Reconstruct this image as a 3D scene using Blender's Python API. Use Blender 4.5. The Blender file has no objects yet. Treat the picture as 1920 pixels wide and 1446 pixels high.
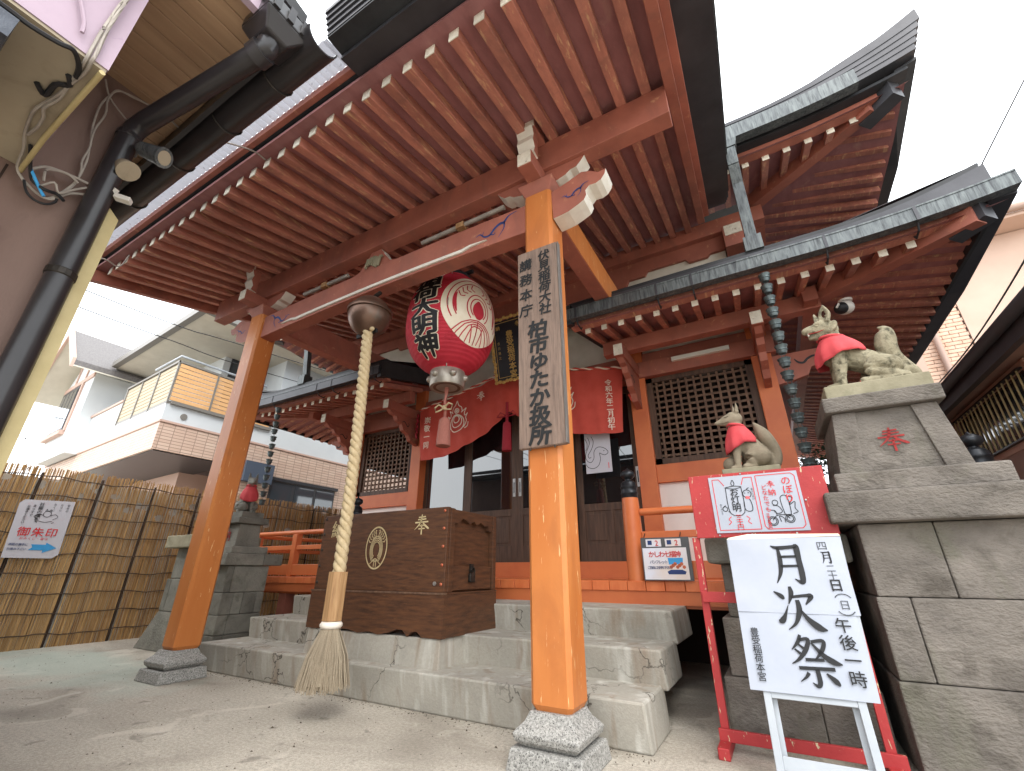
import bpy, bmesh, math, random
from mathutils import Vector, Matrix
random.seed(7)
S = bpy.context.scene
COL = S.collection
R = math.radians

# ------------------------------------------------------------------ camera
cam = bpy.data.cameras.new("camera"); camo = bpy.data.objects.new("camera", cam); COL.objects.link(camo)
S.camera = camo
cam.sensor_width = 36.0; cam.sensor_fit = 'HORIZONTAL'
cam.lens = 817.88 / 1920 * 36.0
cam.clip_start = 0.02; cam.clip_end = 600
PITCH, ROLL, YAW = 0.402792, 0.0020927, 0.5160376
fw = Vector((-math.sin(YAW)*math.cos(PITCH), math.cos(YAW)*math.cos(PITCH), math.sin(PITCH)))
rt = Vector((math.cos(YAW), math.sin(YAW), 0)); up = rt.cross(fw)
r2 = math.cos(ROLL)*rt + math.sin(ROLL)*up; u2 = -math.sin(ROLL)*rt + math.cos(ROLL)*up
M = Matrix((r2, u2, -fw)).transposed().to_4x4(); M.translation = (0, 0, 0.85)
camo.matrix_world = M

# ------------------------------------------------------------------ world (bright overcast), sun, exposure
SUN_EL, SUN_AZ = R(52), R(48)      # azimuth measured from -Y (behind the viewer) towards +X
W = bpy.data.worlds.new("World"); S.world = W; W.use_nodes = True
nt = W.node_tree; nt.nodes.clear()
o_ = nt.nodes.new('ShaderNodeOutputWorld'); bg = nt.nodes.new('ShaderNodeBackground')
sky = nt.nodes.new('ShaderNodeTexSky'); sky.sky_type = 'NISHITA'; sky.sun_disc = False
sky.sun_elevation = SUN_EL; sky.sun_rotation = math.pi + SUN_AZ
sky.air_density = 1.0; sky.dust_density = 3.0
tc = nt.nodes.new('ShaderNodeTexCoord'); nz = nt.nodes.new('ShaderNodeTexNoise')
nz.inputs['Scale'].default_value = 2.2; nz.inputs['Detail'].default_value = 5
nt.links.new(tc.outputs['Generated'], nz.inputs['Vector'])
cr = nt.nodes.new('ShaderNodeValToRGB')
cr.color_ramp.elements[0].position = .3; cr.color_ramp.elements[0].color = (10.5, 11.2, 11.8, 1)
cr.color_ramp.elements[1].position = .7; cr.color_ramp.elements[1].color = (13.5, 13.8, 14.0, 1)
nt.links.new(nz.outputs['Fac'], cr.inputs['Fac'])
mx = nt.nodes.new('ShaderNodeMix'); mx.data_type = 'RGBA'; mx.inputs[0].default_value = .86
nt.links.new(sky.outputs[0], mx.inputs[6]); nt.links.new(cr.outputs[0], mx.inputs[7])
nt.links.new(mx.outputs[2], bg.inputs[0]); bg.inputs[1].default_value = 0.135
nt.links.new(bg.outputs[0], o_.inputs[0])
sl = bpy.data.lights.new("sun", 'SUN'); so = bpy.data.objects.new("sun", sl); COL.objects.link(so)
sl.energy = 1.1; sl.angle = R(32); sl.color = (1, .95, .88)
sd = Vector((math.sin(SUN_AZ)*math.cos(SUN_EL), -math.cos(SUN_AZ)*math.cos(SUN_EL), math.sin(SUN_EL)))
so.rotation_euler = sd.to_track_quat('Z', 'Y').to_euler(); so.location = (0, -3, 12)
S.view_settings.view_transform = 'Standard'; S.view_settings.look = 'None'
S.view_settings.gamma = 1; S.view_settings.exposure = 1.08
S.render.engine = 'CYCLES'
S.cycles.max_bounces = 8; S.cycles.diffuse_bounces = 5

# ------------------------------------------------------------------ materials
def lin(r, g, b):
    f = lambda c: (c/255/12.92) if c <= 10 else ((c/255+.055)/1.055)**2.4
    return (f(r), f(g), f(b), 1)
MATS = {}
def mat(name, c1, c2=None, scale=4, rough=.6, bump=.15, bscale=60, stretch=(1,1,1), metallic=0.0, c3=None, thr=(.62,.7), wscale=9, wstretch=(1,1,1), ior=1.45, coat=0, bdist=.004, spec=None, trans=0, var=0, grime=None):
    """procedural surface: two-tone noise, optional third tone worn through, fine relief"""
    m = bpy.data.materials.new(name); m.use_nodes = True; MATS[name] = m
    n = m.node_tree.nodes; L = m.node_tree.links
    b = n['Principled BSDF']
    b.inputs['Roughness'].default_value = rough; b.inputs['Metallic'].default_value = metallic
    b.inputs['IOR'].default_value = ior; b.inputs['Coat Weight'].default_value = coat
    if trans: b.inputs['Transmission Weight'].default_value = trans
    if spec is not None: b.inputs['Specular IOR Level'].default_value = spec
    g = n.new('ShaderNodeNewGeometry')
    def mapped(st):
        v = n.new('ShaderNodeVectorMath'); v.operation = 'MULTIPLY'; v.inputs[1].default_value = st
        L.new(g.outputs['Position'], v.inputs[0]); return v.outputs[0]
    def noise(sc, st, det=6, dist=0):
        t = n.new('ShaderNodeTexNoise'); t.inputs['Scale'].default_value = sc; t.inputs['Detail'].default_value = det
        t.inputs['Distortion'].default_value = dist; t.inputs['Roughness'].default_value = .6
        L.new(mapped(st), t.inputs['Vector']); return t.outputs['Fac']
    col = None
    if c2 is not None:
        r = n.new('ShaderNodeValToRGB'); r.color_ramp.elements[0].position = .33; r.color_ramp.elements[1].position = .67
        r.color_ramp.elements[0].color = c1; r.color_ramp.elements[1].color = c2
        L.new(noise(scale, stretch), r.inputs[0]); col = r.outputs[0]
    if c3 is not None:
        r = n.new('ShaderNodeValToRGB'); r.color_ramp.elements[0].position = thr[0]; r.color_ramp.elements[1].position = thr[1]
        r.color_ramp.elements[0].color = (0,0,0,1); r.color_ramp.elements[1].color = (1,1,1,1)
        L.new(noise(wscale, wstretch, 8, .4), r.inputs[0])
        x = n.new('ShaderNodeMix'); x.data_type = 'RGBA'; L.new(r.outputs[0], x.inputs[0])
        if col: L.new(col, x.inputs[6])
        else: x.inputs[6].default_value = c1
        x.inputs[7].default_value = c3; col = x.outputs[2]
    if grime is not None:
        r = n.new('ShaderNodeValToRGB'); r.color_ramp.elements[0].position = .52; r.color_ramp.elements[1].position = .8
        r.color_ramp.elements[0].color = (0,0,0,1); r.color_ramp.elements[1].color = (.75,.75,.75,1)
        L.new(noise(3.2, (1.5,1.5,.55), 9, .7), r.inputs[0])
        x = n.new('ShaderNodeMix'); x.data_type = 'RGBA'; L.new(r.outputs[0], x.inputs[0])
        if col: L.new(col, x.inputs[6])
        else: x.inputs[6].default_value = c1
        x.inputs[7].default_value = grime; col = x.outputs[2]
    if var and col:      # each piece a little lighter or darker than its neighbours
        oi = n.new('ShaderNodeObjectInfo'); mr = n.new('ShaderNodeMapRange'); mr.inputs['To Min'].default_value = 1-var; mr.inputs['To Max'].default_value = 1+var
        L.new(oi.outputs['Random'], mr.inputs['Value']); x = n.new('ShaderNodeVectorMath'); x.operation = 'SCALE'
        L.new(col, x.inputs[0]); L.new(mr.outputs[0], x.inputs['Scale']); col = x.outputs[0]
    if col: L.new(col, b.inputs['Base Color'])
    else: b.inputs['Base Color'].default_value = c1
    if bump:
        bp = n.new('ShaderNodeBump'); bp.inputs['Strength'].default_value = bump; bp.inputs['Distance'].default_value = bdist
        L.new(noise(bscale, stretch, 5), bp.inputs['Height']); L.new(bp.outputs[0], b.inputs['Normal'])
    return m

# shrine paint
mat('beam_red', lin(148,88,73), lin(170,104,86), 3, .6, .25, 30, (1,1,1), c3=lin(196,142,108), thr=(.62,.74), wscale=6, wstretch=(2,1,2), var=.06, grime=lin(122,84,74))
mat('rafter_red', lin(158,101,87), lin(186,122,103), 4, .65, .3, 30, (4,.6,4), c3=lin(210,168,128), thr=(.56,.70), wscale=5, wstretch=(6,.7,6), var=.16, grime=lin(118,84,76))
mat('board_red', lin(140,94,93), lin(160,109,108), 5, .7, .25, 30, (2,.7,2), c3=lin(172,130,120), thr=(.60,.78), wscale=5, wstretch=(1.5,.8,1))
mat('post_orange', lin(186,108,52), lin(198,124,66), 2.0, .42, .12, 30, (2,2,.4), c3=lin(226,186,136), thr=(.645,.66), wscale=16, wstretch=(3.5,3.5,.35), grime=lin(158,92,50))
mat('wall_orange', lin(188,98,58), lin(204,114,66), 2.5, .5, .12, 30, (1,1,1), c3=lin(220,150,96), thr=(.7,.78), wscale=10)
mat('deck_orange', lin(208,106,58), lin(220,124,74), 5, .5, .12, 40, (3,1,1), var=.1)
mat('rail_orange', lin(200,104,58), lin(208,118,70), 3, .4, .1, 30)
mat('white_paint', lin(214,208,196), lin(228,224,212), 8, .6, .15, 40)
mat('eave_white', lin(205,198,180), lin(226,220,204), 25, .7, .2, 60, c3=lin(140,120,100), thr=(.60,.70), wscale=34, var=.14)
mat('blue_paint', lin(40,70,130), lin(30,48,96), 20, .6, .1)
mat('plaster_grey', lin(196,190,176), lin(214,209,196), 3, .8, .2, 50)
mat('plaster_white', lin(226,216,208), lin(236,228,220), 3, .8, .15, 50)
mat('dark_wood', lin(62,44,34), lin(92,68,52), 6, .6, .4, 50, (6,6,.5), c3=lin(118,94,74), thr=(.62,.8), wscale=7, wstretch=(8,8,.7))
mat('lattice_wood', lin(84,62,48), lin(118,90,70), 8, .65, .3, 50, (3,3,3))
mat('copper_dark', lin(58,58,62), lin(74,74,78), 3, .45, .1, 40, metallic=.35)
mat('copper_patina', lin(76,80,83), lin(112,118,118), 6, .5, .2, 40, (5,5,.7), metallic=.35, c3=lin(58,61,64), thr=(.50,.68), wscale=9, wstretch=(7,7,.6))
mat('roof_black', lin(34,35,38), lin(50,51,54), 5, .6, .15, 40)
mat('bronze_cup', lin(66,74,76), lin(96,106,106), 20, .4, .3, 50, metallic=.5)
mat('giboshi', lin(38,40,44), lin(56,58,62), 10, .38, .15, 40, metallic=.5)
mat('iron', lin(40,38,36), lin(66,60,54), 20, .5, .2, 60, metallic=.6)
mat('copper_nail', lin(190,110,80), lin(170,90,66), 30, .35, .1, metallic=.7)
mat('steel', lin(190,190,188), lin(160,160,158), 20, .35, .1, metallic=.7)
# stone and concrete
mat('granite', lin(178,176,170), lin(120,118,114), 90, .75, .5, 120, c3=lin(66,64,62), thr=(.56,.6), wscale=150)
mat('stone', lin(98,92,86), lin(126,119,111), 4, .85, 1.0, 45, (1,1,1.6), c3=lin(78,72,65), thr=(.52,.74), wscale=7, bdist=.014, var=.16, grime=lin(96,96,78))
mat('stone_old', lin(104,102,94), lin(130,128,118), 5, .9, .8, 50, c3=lin(84,84,72), thr=(.55,.75), wscale=7, bdist=.01, var=.2)
mat('stone_moss', lin(128,122,100), lin(154,147,124), 8, .9, .6, 60, c3=lin(112,110,84), thr=(.55,.75), wscale=9)
mat('fox_stone', lin(122,114,92), lin(158,150,126), 14, .85, .9, 90, c3=lin(68,64,48), thr=(.50,.68), wscale=22, bdist=.006)
mat('fox_stone_brown', lin(122,111,93), lin(144,133,113), 10, .85, .5, 70, c3=lin(112,104,86), thr=(.56,.76), wscale=18)
mat('bib_red', lin(190,64,70), lin(200,76,80), 12, .8, .2, 300)
# things
mat('box_wood', lin(66,42,28), lin(100,64,40), 5, .5, .35, 40, (1.2,1.2,9), c3=lin(124,84,52), thr=(.64,.8), wscale=6, wstretch=(1.5,1.5,12))
mat('gold_line', lin(186,168,124), lin(206,188,146), 20, .5, .1)
mat('rope', lin(182,160,122), lin(204,184,148), 30, .9, .5, 160)
mat('tassel_hemp', lin(134,119,98), lin(176,162,140), 60, .9, .3, 200, (12,12,.6))
mat('tassel_white', lin(232,222,208), None, rough=.8, bump=0)
mat('sleeve_wood', lin(150,112,72), lin(184,146,104), 6, .7, .4, 50, (8,8,.6), c3=lin(110,84,62), thr=(.58,.75), wscale=7, wstretch=(9,9,.7))
mat('bell_bronze', lin(96,74,62), lin(118,92,78), 4, .38, .1, 40, metallic=.65, c3=lin(96,88,80), thr=(.55,.75), wscale=6)
mat('lantern_red', lin(172,32,50), lin(190,44,60), 6, .7, .1, 40)
mat('lantern_cream', lin(226,214,190), lin(236,226,206), 10, .6, .1, 40)
mat('lantern_metal', lin(150,142,130), lin(172,164,152), 8, .35, .05, metallic=.5)
mat('ink', lin(22,22,24), None, rough=.6, bump=0)
mat('ink_soft', lin(34,36,36), lin(26,26,28), 30, .7, 0)
mat('ink_grey', lin(66,70,74), None, rough=.6, bump=0)
mat('ink_red', lin(208,44,48), None, rough=.6, bump=0)
mat('ink_pink', lin(226,96,100), None, rough=.6, bump=0)
mat('ink_blue', lin(60,150,206), None, rough=.6, bump=0)
mat('ink_navy', lin(40,60,110), None, rough=.6, bump=0)
mat('ink_cream', lin(232,222,204), None, rough=.7, bump=0)
mat('carve_red', lin(150,30,26), lin(120,24,22), 40, .7, .1)
mat('gold_ink', lin(200,166,96), None, rough=.5, bump=0)
mat('paper', lin(160,166,178), lin(168,173,184), 6, .35, .06, 3, bdist=.03)
mat('paper_warm', lin(234,218,190), lin(240,226,204), 6, .5, .05, 8)
mat('paper_plain', lin(194,193,200), None, rough=.5, bump=0)
mat('poster_wash', lin(222,224,236), lin(226,206,190), 2.5, .35, 0)
mat('board_wood', lin(118,98,86), lin(140,118,104), 6, .75, .6, 60, (10,10,.6), c3=lin(88,76,70), thr=(.50,.74), wscale=8, wstretch=(14,14,.8))
mat('board_edge', lin(86,80,76), lin(120,114,108), 8, .6, .6, 40, (8,8,1))
mat('curtain_red', lin(190,72,58), lin(202,84,70), 5, .8, .15, 300)
mat('tassel_crimson', lin(140,30,44), lin(166,44,56), 50, .8, .3, 150, (10,10,.6))
mat('tassel_brown', lin(150,92,80), lin(176,114,100), 50, .8, .3, 150, (10,10,.6))
mat('red_worn', lin(158,44,46), lin(174,54,54), 5, .55, .4, 60, c3=lin(190,174,142), thr=(.63,.655), wscale=34, wstretch=(1.6,1.6,.45))
mat('white_metal', lin(170,175,180), lin(162,168,174), 10, .35, .1)
mat('plaque_black', lin(32,32,38), lin(42,42,48), 10, .4, .1)
mat('pink_frame', lin(84,84,86), None, rough=.5, bump=.1)
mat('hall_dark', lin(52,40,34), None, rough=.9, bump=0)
mat('cable_grey', lin(168,160,150), lin(140,132,124), 10, .6, .05)
mat('cable_black', lin(30,30,32), None, rough=.6, bump=0)
mat('light_tube', lin(214,214,204), None, rough=.4, bump=0)
mat('camera_white', lin(200,196,188), None, rough=.4, bump=.05)
# surroundings
mat('reed', lin(200,164,110), lin(152,114,72), 5, .7, .2, 60, (9,9,.12), c3=lin(104,72,42), thr=(.54,.66), wscale=5, wstretch=(14,14,.2))
mat('reed_pole', lin(50,38,30), lin(78,58,42), 10, .7, .2)
mat('fence_back', lin(214,212,206), lin(200,198,190), 3, .8, .1)
mat('house_white', lin(196,201,204), lin(206,210,212), 1.2, .7, .1, 30)
mat('house_cream', lin(184,170,146), None, rough=.7, bump=.05)
mat('house_trim', lin(190,160,146), None, rough=.6, bump=.1)
mat('house_soffit', lin(206,200,186), lin(196,190,176), 4, .7, .1)
mat('house_slat', lin(206,158,106), lin(218,172,120), 3, .5, .1, 30, (1,1,6))
mat('house_frame', lin(48,48,52), None, rough=.4, bump=0)
mat('house_rail', lin(120,116,110), None, rough=.4, bump=0)
mat('house_roof', lin(96,92,92), lin(120,116,114), 30, .7, .5, 30, (1,1,1))
mat('near_wall', lin(104,84,76), lin(122,100,91), 2.2, .8, .4, 60, (1,1,.35), grime=lin(70,58,52))
mat('near_beige', lin(150,138,118), lin(168,156,134), 2, .8, .2, 50, grime=lin(96,86,70))
mat('near_pink', lin(160,140,154), lin(172,152,166), 3, .6, .15, 30, c3=lin(150,128,150), thr=(.68,.72), wscale=16, wstretch=(1,1,1))
mat('soffit_wood', lin(158,128,100), lin(176,146,116), 3, .6, .2, 40, (6,.6,1))
mat('pipe_dark', lin(40,38,40), lin(50,48,50), 4, .28, .05)
mat('trim_cream', lin(190,174,128), lin(174,158,112), 6, .6, .1)
mat('corrugated', lin(166,166,172), lin(196,195,198), 6, .4, .1, c3=lin(104,84,78), thr=(.60,.68), wscale=26)
mat('dark_metal', lin(60,64,72), lin(76,80,88), 30, .4, .3, 200, metallic=.4)
mat('pink_wall', lin(204,174,156), lin(212,184,166), 2, .8, .08)
mat('brick', lin(216,176,150), lin(232,200,178), 9, .8, .3, 60)
mat('brick_joint', lin(120,100,90), None, rough=.9, bump=.1)
mat('taupe_wall', lin(166,140,126), lin(178,152,138), 3, .8, .15)
mat('eave_grey', lin(62,62,66), lin(72,72,76), 4, .5, .1)
mat('leaf', lin(58,84,66), lin(84,108,86), 6, .5, 0)
mat('leaf_dark', lin(36,58,44), lin(54,78,58), 6, .5, 0)
mat('bark', lin(70,60,50), lin(90,78,66), 20, .9, .5)
mat('curtain_cloth', lin(206,204,198), None, rough=.8, bump=0)
mat('shutter_blue', lin(74,84,100), None, rough=.5, bump=.05)

def sheetmat():
    m = MATS['corrugated']; n = m.node_tree.nodes; L = m.node_tree.links
    t = n.new('ShaderNodeBsdfTranslucent'); t.inputs[0].default_value = lin(156,156,162); x = n.new('ShaderNodeMixShader'); x.inputs[0].default_value = .45
    L.new(n['Principled BSDF'].outputs[0], x.inputs[1]); L.new(t.outputs[0], x.inputs[2]); L.new(x.outputs[0], n['Material Output'].inputs[0])
sheetmat()
def add_nodes(m):
    return m.node_tree.nodes, m.node_tree.links, m.node_tree.nodes['Principled BSDF']
# glass that mirrors its surroundings over a dark room
def glassmat(name, tint, rough=.02, ior=1.9):
    m = bpy.data.materials.new(name); m.use_nodes = True; MATS[name] = m
    n, L, b = add_nodes(m)
    b.inputs['Base Color'].default_value = tint; b.inputs['Roughness'].default_value = rough
    b.inputs['IOR'].default_value = ior
    return m
glassmat('door_glass', lin(24,26,28), .02, 2.2)
glassmat('house_glass', lin(60,66,72), .05, 1.8)

def concrete(name, a, b_, stains=True, cracks=True, green=None, relief=(.35, 90)):
    """cast concrete: blotches, fine sand grain, streaks and hairline cracks"""
    m = bpy.data.materials.new(name); m.use_nodes = True; MATS[name] = m
    n, L, b = add_nodes(m); b.inputs['Roughness'].default_value = .88
    g = n.new('ShaderNodeNewGeometry')
    def vec(st):
        v = n.new('ShaderNodeVectorMath'); v.operation = 'MULTIPLY'; v.inputs[1].default_value = st
        L.new(g.outputs['Position'], v.inputs[0]); return v.outputs[0]
    def noise(sc, st=(1,1,1), det=7, dist=0):
        t = n.new('ShaderNodeTexNoise'); t.inputs['Scale'].default_value = sc; t.inputs['Detail'].default_value = det
        t.inputs['Distortion'].default_value = dist; L.new(vec(st), t.inputs['Vector']); return t.outputs['Fac']
    def ramp(src, p0, p1, ca=(0,0,0,1), cb=(1,1,1,1)):
        r = n.new('ShaderNodeValToRGB'); e = r.color_ramp.elements
        e[0].position = p0; e[1].position = p1; e[0].color = ca; e[1].color = cb
        L.new(src, r.inputs[0]); return r.outputs[0]
    def mixc(fac, x, y, mode='MIX', amt=1):
        k = n.new('ShaderNodeMix'); k.data_type = 'RGBA'; k.blend_type = mode
        if isinstance(fac, float): k.inputs[0].default_value = fac
        else: L.new(fac, k.inputs[0])
        for s_, v_ in ((6, x), (7, y)):
            if isinstance(v_, tuple): k.inputs[s_].default_value = v_
            else: L.new(v_, k.inputs[s_])
        return k.outputs[2]
    c = ramp(noise(1.3), .3, .7, a, b_)
    c = mixc(.16 if stains else .45, c, ramp(noise(55), .35, .65, (.55,.55,.55,1), (1.25,1.25,1.25,1)), 'MULTIPLY')
    if stains:
        c = mixc(ramp(noise(3.0, (3,3,.35), 6, .6), .54, .72, (0,0,0,1), (.6,.6,.6,1)), c, lin(128,104,80))
        c = mixc(ramp(noise(2.4, (4,4,.3), 6), .54, .74, (0,0,0,1), (.6,.6,.6,1)), c, lin(214,212,204))
    if not stains:
        c = mixc(.55, c, ramp(noise(170, (1,1,1), 3), .38, .62, (.62,.62,.62,1), (1.22,1.22,1.22,1)), 'MULTIPLY')
        c = mixc(ramp(noise(.9, (1,1.6,1), 8, .8), .50, .72, (0,0,0,1), (.65,.65,.65,1)), c, lin(122,114,102))
        c = mixc(ramp(noise(6, (1,1,1), 8, .5), .63, .70, (0,0,0,1), (.55,.55,.55,1)), c, lin(100,94,84))
        c = mixc(ramp(noise(2.6, (1,1,1), 9, 1.2), .60, .66, (0,0,0,1), (.35,.35,.35,1)), c, lin(216,208,194))
    if green:
        dv = n.new('ShaderNodeVectorMath'); dv.operation = 'DISTANCE'; dv.inputs[1].default_value = (-2.9, 3.5, 0); L.new(vec((.45,1.6,1)), dv.inputs[0])
        ad = n.new('ShaderNodeMath'); ad.operation = 'ADD'; L.new(dv.outputs['Value'], ad.inputs[0])
        ml = n.new('ShaderNodeMath'); ml.operation = 'MULTIPLY'; ml.inputs[1].default_value = 1.4; L.new(noise(2.2, (1,1,1), 6, .4), ml.inputs[0]); L.new(ml.outputs[0], ad.inputs[1])
        sc2 = n.new('ShaderNodeMath'); sc2.operation = 'MULTIPLY'; sc2.inputs[1].default_value = .3; L.new(ad.outputs[0], sc2.inputs[0])
        c = mixc(ramp(sc2.outputs[0], .34, .52, (.5,.5,.5,1), (0,0,0,1)), c, green[0])
    h = noise(relief[1], (1,1,1), 4)
    if cracks:
        vo = n.new('ShaderNodeTexVoronoi'); vo.feature = 'DISTANCE_TO_EDGE'; vo.inputs['Scale'].default_value = 2.1
        add = n.new('ShaderNodeVectorMath'); add.operation = 'ADD'
        nn = n.new('ShaderNodeTexNoise'); nn.inputs['Scale'].default_value = 5; nn.inputs['Detail'].default_value = 6
        L.new(g.outputs['Position'], nn.inputs['Vector'])
        sc = n.new('ShaderNodeVectorMath'); sc.operation = 'SCALE'; sc.inputs['Scale'].default_value = .45
        L.new(nn.outputs['Color'], sc.inputs[0]); L.new(g.outputs['Position'], add.inputs[0]); L.new(sc.outputs[0], add.inputs[1])
        L.new(add.outputs[0], vo.inputs['Vector'])
        edge = ramp(vo.outputs['Distance'], .004, .014, (1,1,1,1), (0,0,0,1))
        gate = ramp(noise(1.1), .5, .58)
        k = n.new('ShaderNodeMath'); k.operation = 'MULTIPLY'; L.new(edge, k.inputs[0]); L.new(gate, k.inputs[1])
        c = mixc(k.outputs[0], c, lin(84,78,70))
    L.new(c, b.inputs['Base Color'])
    bp = n.new('ShaderNodeBump'); bp.inputs['Strength'].default_value = relief[0]; bp.inputs['Distance'].default_value = .006
    L.new(h, bp.inputs['Height']); L.new(bp.outputs[0], b.inputs['Normal'])
    return m
concrete('step_concrete', lin(146,142,132), lin(174,168,156))
concrete('ground_concrete', lin(168,160,147), lin(192,184,170), False, False, (lin(160,178,168), .58), (.8, 55))

# small ceramic tile facing of the far house: rows too fine to pick apart
def tilemat():
    m = bpy.data.materials.new('tile_facing'); m.use_nodes = True; MATS['tile_facing'] = m
    n, L, b = add_nodes(m); b.inputs['Roughness'].default_value = .5
    tcn = n.new('ShaderNodeTexCoord'); br = n.new('ShaderNodeTexBrick')
    br.inputs['Scale'].default_value = 1.0; br.inputs['Brick Width'].default_value = .2; br.inputs['Row Height'].default_value = .06
    br.inputs['Mortar Size'].default_value = .006; br.offset = .0
    br.inputs['Color1'].default_value = lin(196,168,150); br.inputs['Color2'].default_value = lin(208,184,166); br.inputs['Mortar'].default_value = lin(150,126,112)
    L.new(tcn.outputs['UV'], br.inputs['Vector']); L.new(br.outputs['Color'], b.inputs['Base Color'])
    bp = n.new('ShaderNodeBump'); bp.inputs['Strength'].default_value = .6; bp.inputs['Distance'].default_value = .01
    L.new(br.outputs['Fac'], bp.inputs['Height']); bp.invert = True; L.new(bp.outputs[0], b.inputs['Normal'])
tilemat()

# ------------------------------------------------------------------ building blocks
class MB:
    def __init__(s): s.v = []; s.f = []; s.mi = []
    def add(s, vs, fs, mi=0):
        k = len(s.v); s.v += [Vector(p) for p in vs]; s.f += [tuple(i+k for i in f) for f in fs]; s.mi += [mi]*len(fs); return s
    def box(s, x0, x1, y0, y1, z0, z1, mi=0):
        vs = [(x0,y0,z0),(x1,y0,z0),(x1,y1,z0),(x0,y1,z0),(x0,y0,z1),(x1,y0,z1),(x1,y1,z1),(x0,y1,z1)]
        return s.add(vs, [(0,3,2,1),(4,5,6,7),(0,1,5,4),(1,2,6,5),(2,3,7,6),(3,0,4,7)], mi)
    def frustum(s, a, z0, b, z1):
        """a,b = (x0,x1,y0,y1) rectangles at z0,z1"""
        vs = [(a[0],a[2],z0),(a[1],a[2],z0),(a[1],a[3],z0),(a[0],a[3],z0),(b[0],b[2],z1),(b[1],b[2],z1),(b[1],b[3],z1),(b[0],b[3],z1)]
        return s.add(vs, [(0,3,2,1),(4,5,6,7),(0,1,5,4),(1,2,6,5),(2,3,7,6),(3,0,4,7)])
    def hexa(s, p):
        """8 points: bottom quad then top quad, same order"""
        return s.add(p, [(0,3,2,1),(4,5,6,7),(0,1,5,4),(1,2,6,5),(2,3,7,6),(3,0,4,7)])
    def bar(s, p0, p1, w, h, upv=(0,0,1)):
        p0, p1 = Vector(p0), Vector(p1); d = (p1-p0).normalized(); sd = d.cross(Vector(upv)).normalized(); u = sd.cross(d)
        q = []
        for p in (p0, p1): q += [p-sd*w/2-u*h/2, p+sd*w/2-u*h/2, p+sd*w/2+u*h/2, p-sd*w/2+u*h/2]
        return s.add(q, [(0,1,2,3),(7,6,5,4),(0,4,5,1),(1,5,6,2),(2,6,7,3),(3,7,4,0)])
    def strip(s, sec):
        """loft closed sections (lists of equal length)"""
        n = len(sec[0]); k = len(s.v)
        for q in sec: s.v += [Vector(p) for p in q]
        for i in range(len(sec)-1):
            for j in range(n):
                a, b = k+i*n+j, k+i*n+(j+1) % n
                s.f.append((a, b, b+n, a+n)); s.mi.append(0)
        s.f.append(tuple(k+j for j in reversed(range(n)))); s.mi.append(0)
        e = k+(len(sec)-1)*n
        s.f.append(tuple(e+j for j in range(n))); s.mi.append(0)
        return s
    def tube(s, pts, r, n=8):
        pts = [Vector(p) for p in pts]; rr = r if isinstance(r, (list, tuple)) else [r]*len(pts)
        sec = []; ref = Vector((0,0,1))
        if abs((pts[-1]-pts[0]).normalized().z) > .9: ref = Vector((1,0,0))
        for i, p in enumerate(pts):
            d = (pts[min(i+1, len(pts)-1)]-pts[max(i-1, 0)]).normalized()
            a = d.cross(ref); 
            if a.length < 1e-4: a = d.cross(Vector((0,1,0)))
            a.normalize(); b = d.cross(a)
            sec.append([p+(a*math.cos(t)+b*math.sin(t))*rr[i] for t in [2*math.pi*j/n for j in range(n)]])
        return s.strip(sec)
    def lathe(s, prof, c, n=24, axis='Z', ell=(1,1)):
        c = Vector(c); sec = []
        for r, h in prof:
            ring = []
            for j in range(n):
                t = 2*math.pi*j/n; x, y = max(r, 1e-4)*math.cos(t)*ell[0], max(r, 1e-4)*math.sin(t)*ell[1]
                ring.append(c+(Vector((x, y, h)) if axis == 'Z' else Vector((h, x, y)) if axis == 'X' else Vector((x, h, y))))
            sec.append(ring)
        return s.strip(sec)
    def extrude(s, poly, f0, f1):
        """poly 2-D; f0/f1 map a 2-D point to the two faces"""
        n = len(poly); k = len(s.v)
        s.v += [Vector(f0(*p)) for p in poly]+[Vector(f1(*p)) for p in poly]
        s.f += [tuple(k+i for i in range(n)), tuple(k+n+i for i in reversed(range(n)))]; s.mi += [0, 0]
        for i in range(n):
            j = (i+1) % n; s.f.append((k+i, k+n+i, k+n+j, k+j)); s.mi.append(1)
        return s
    def ball(s, c, r, n=12, m=8):
        c = Vector(c); rr = r if isinstance(r, (tuple, list)) else (r, r, r); sec = []
        for i in range(m+1):
            t = math.pi*i/m; q = max(math.sin(t), 1e-3)
            sec.append([c+Vector((rr[0]*q*math.cos(2*math.pi*j/n), rr[1]*q*math.sin(2*math.pi*j/n), -rr[2]*math.cos(t))) for j in range(n)])
        return s.strip(sec)
    def xf(s, M_):
        s.v = [M_ @ p for p in s.v]; return s

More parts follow.
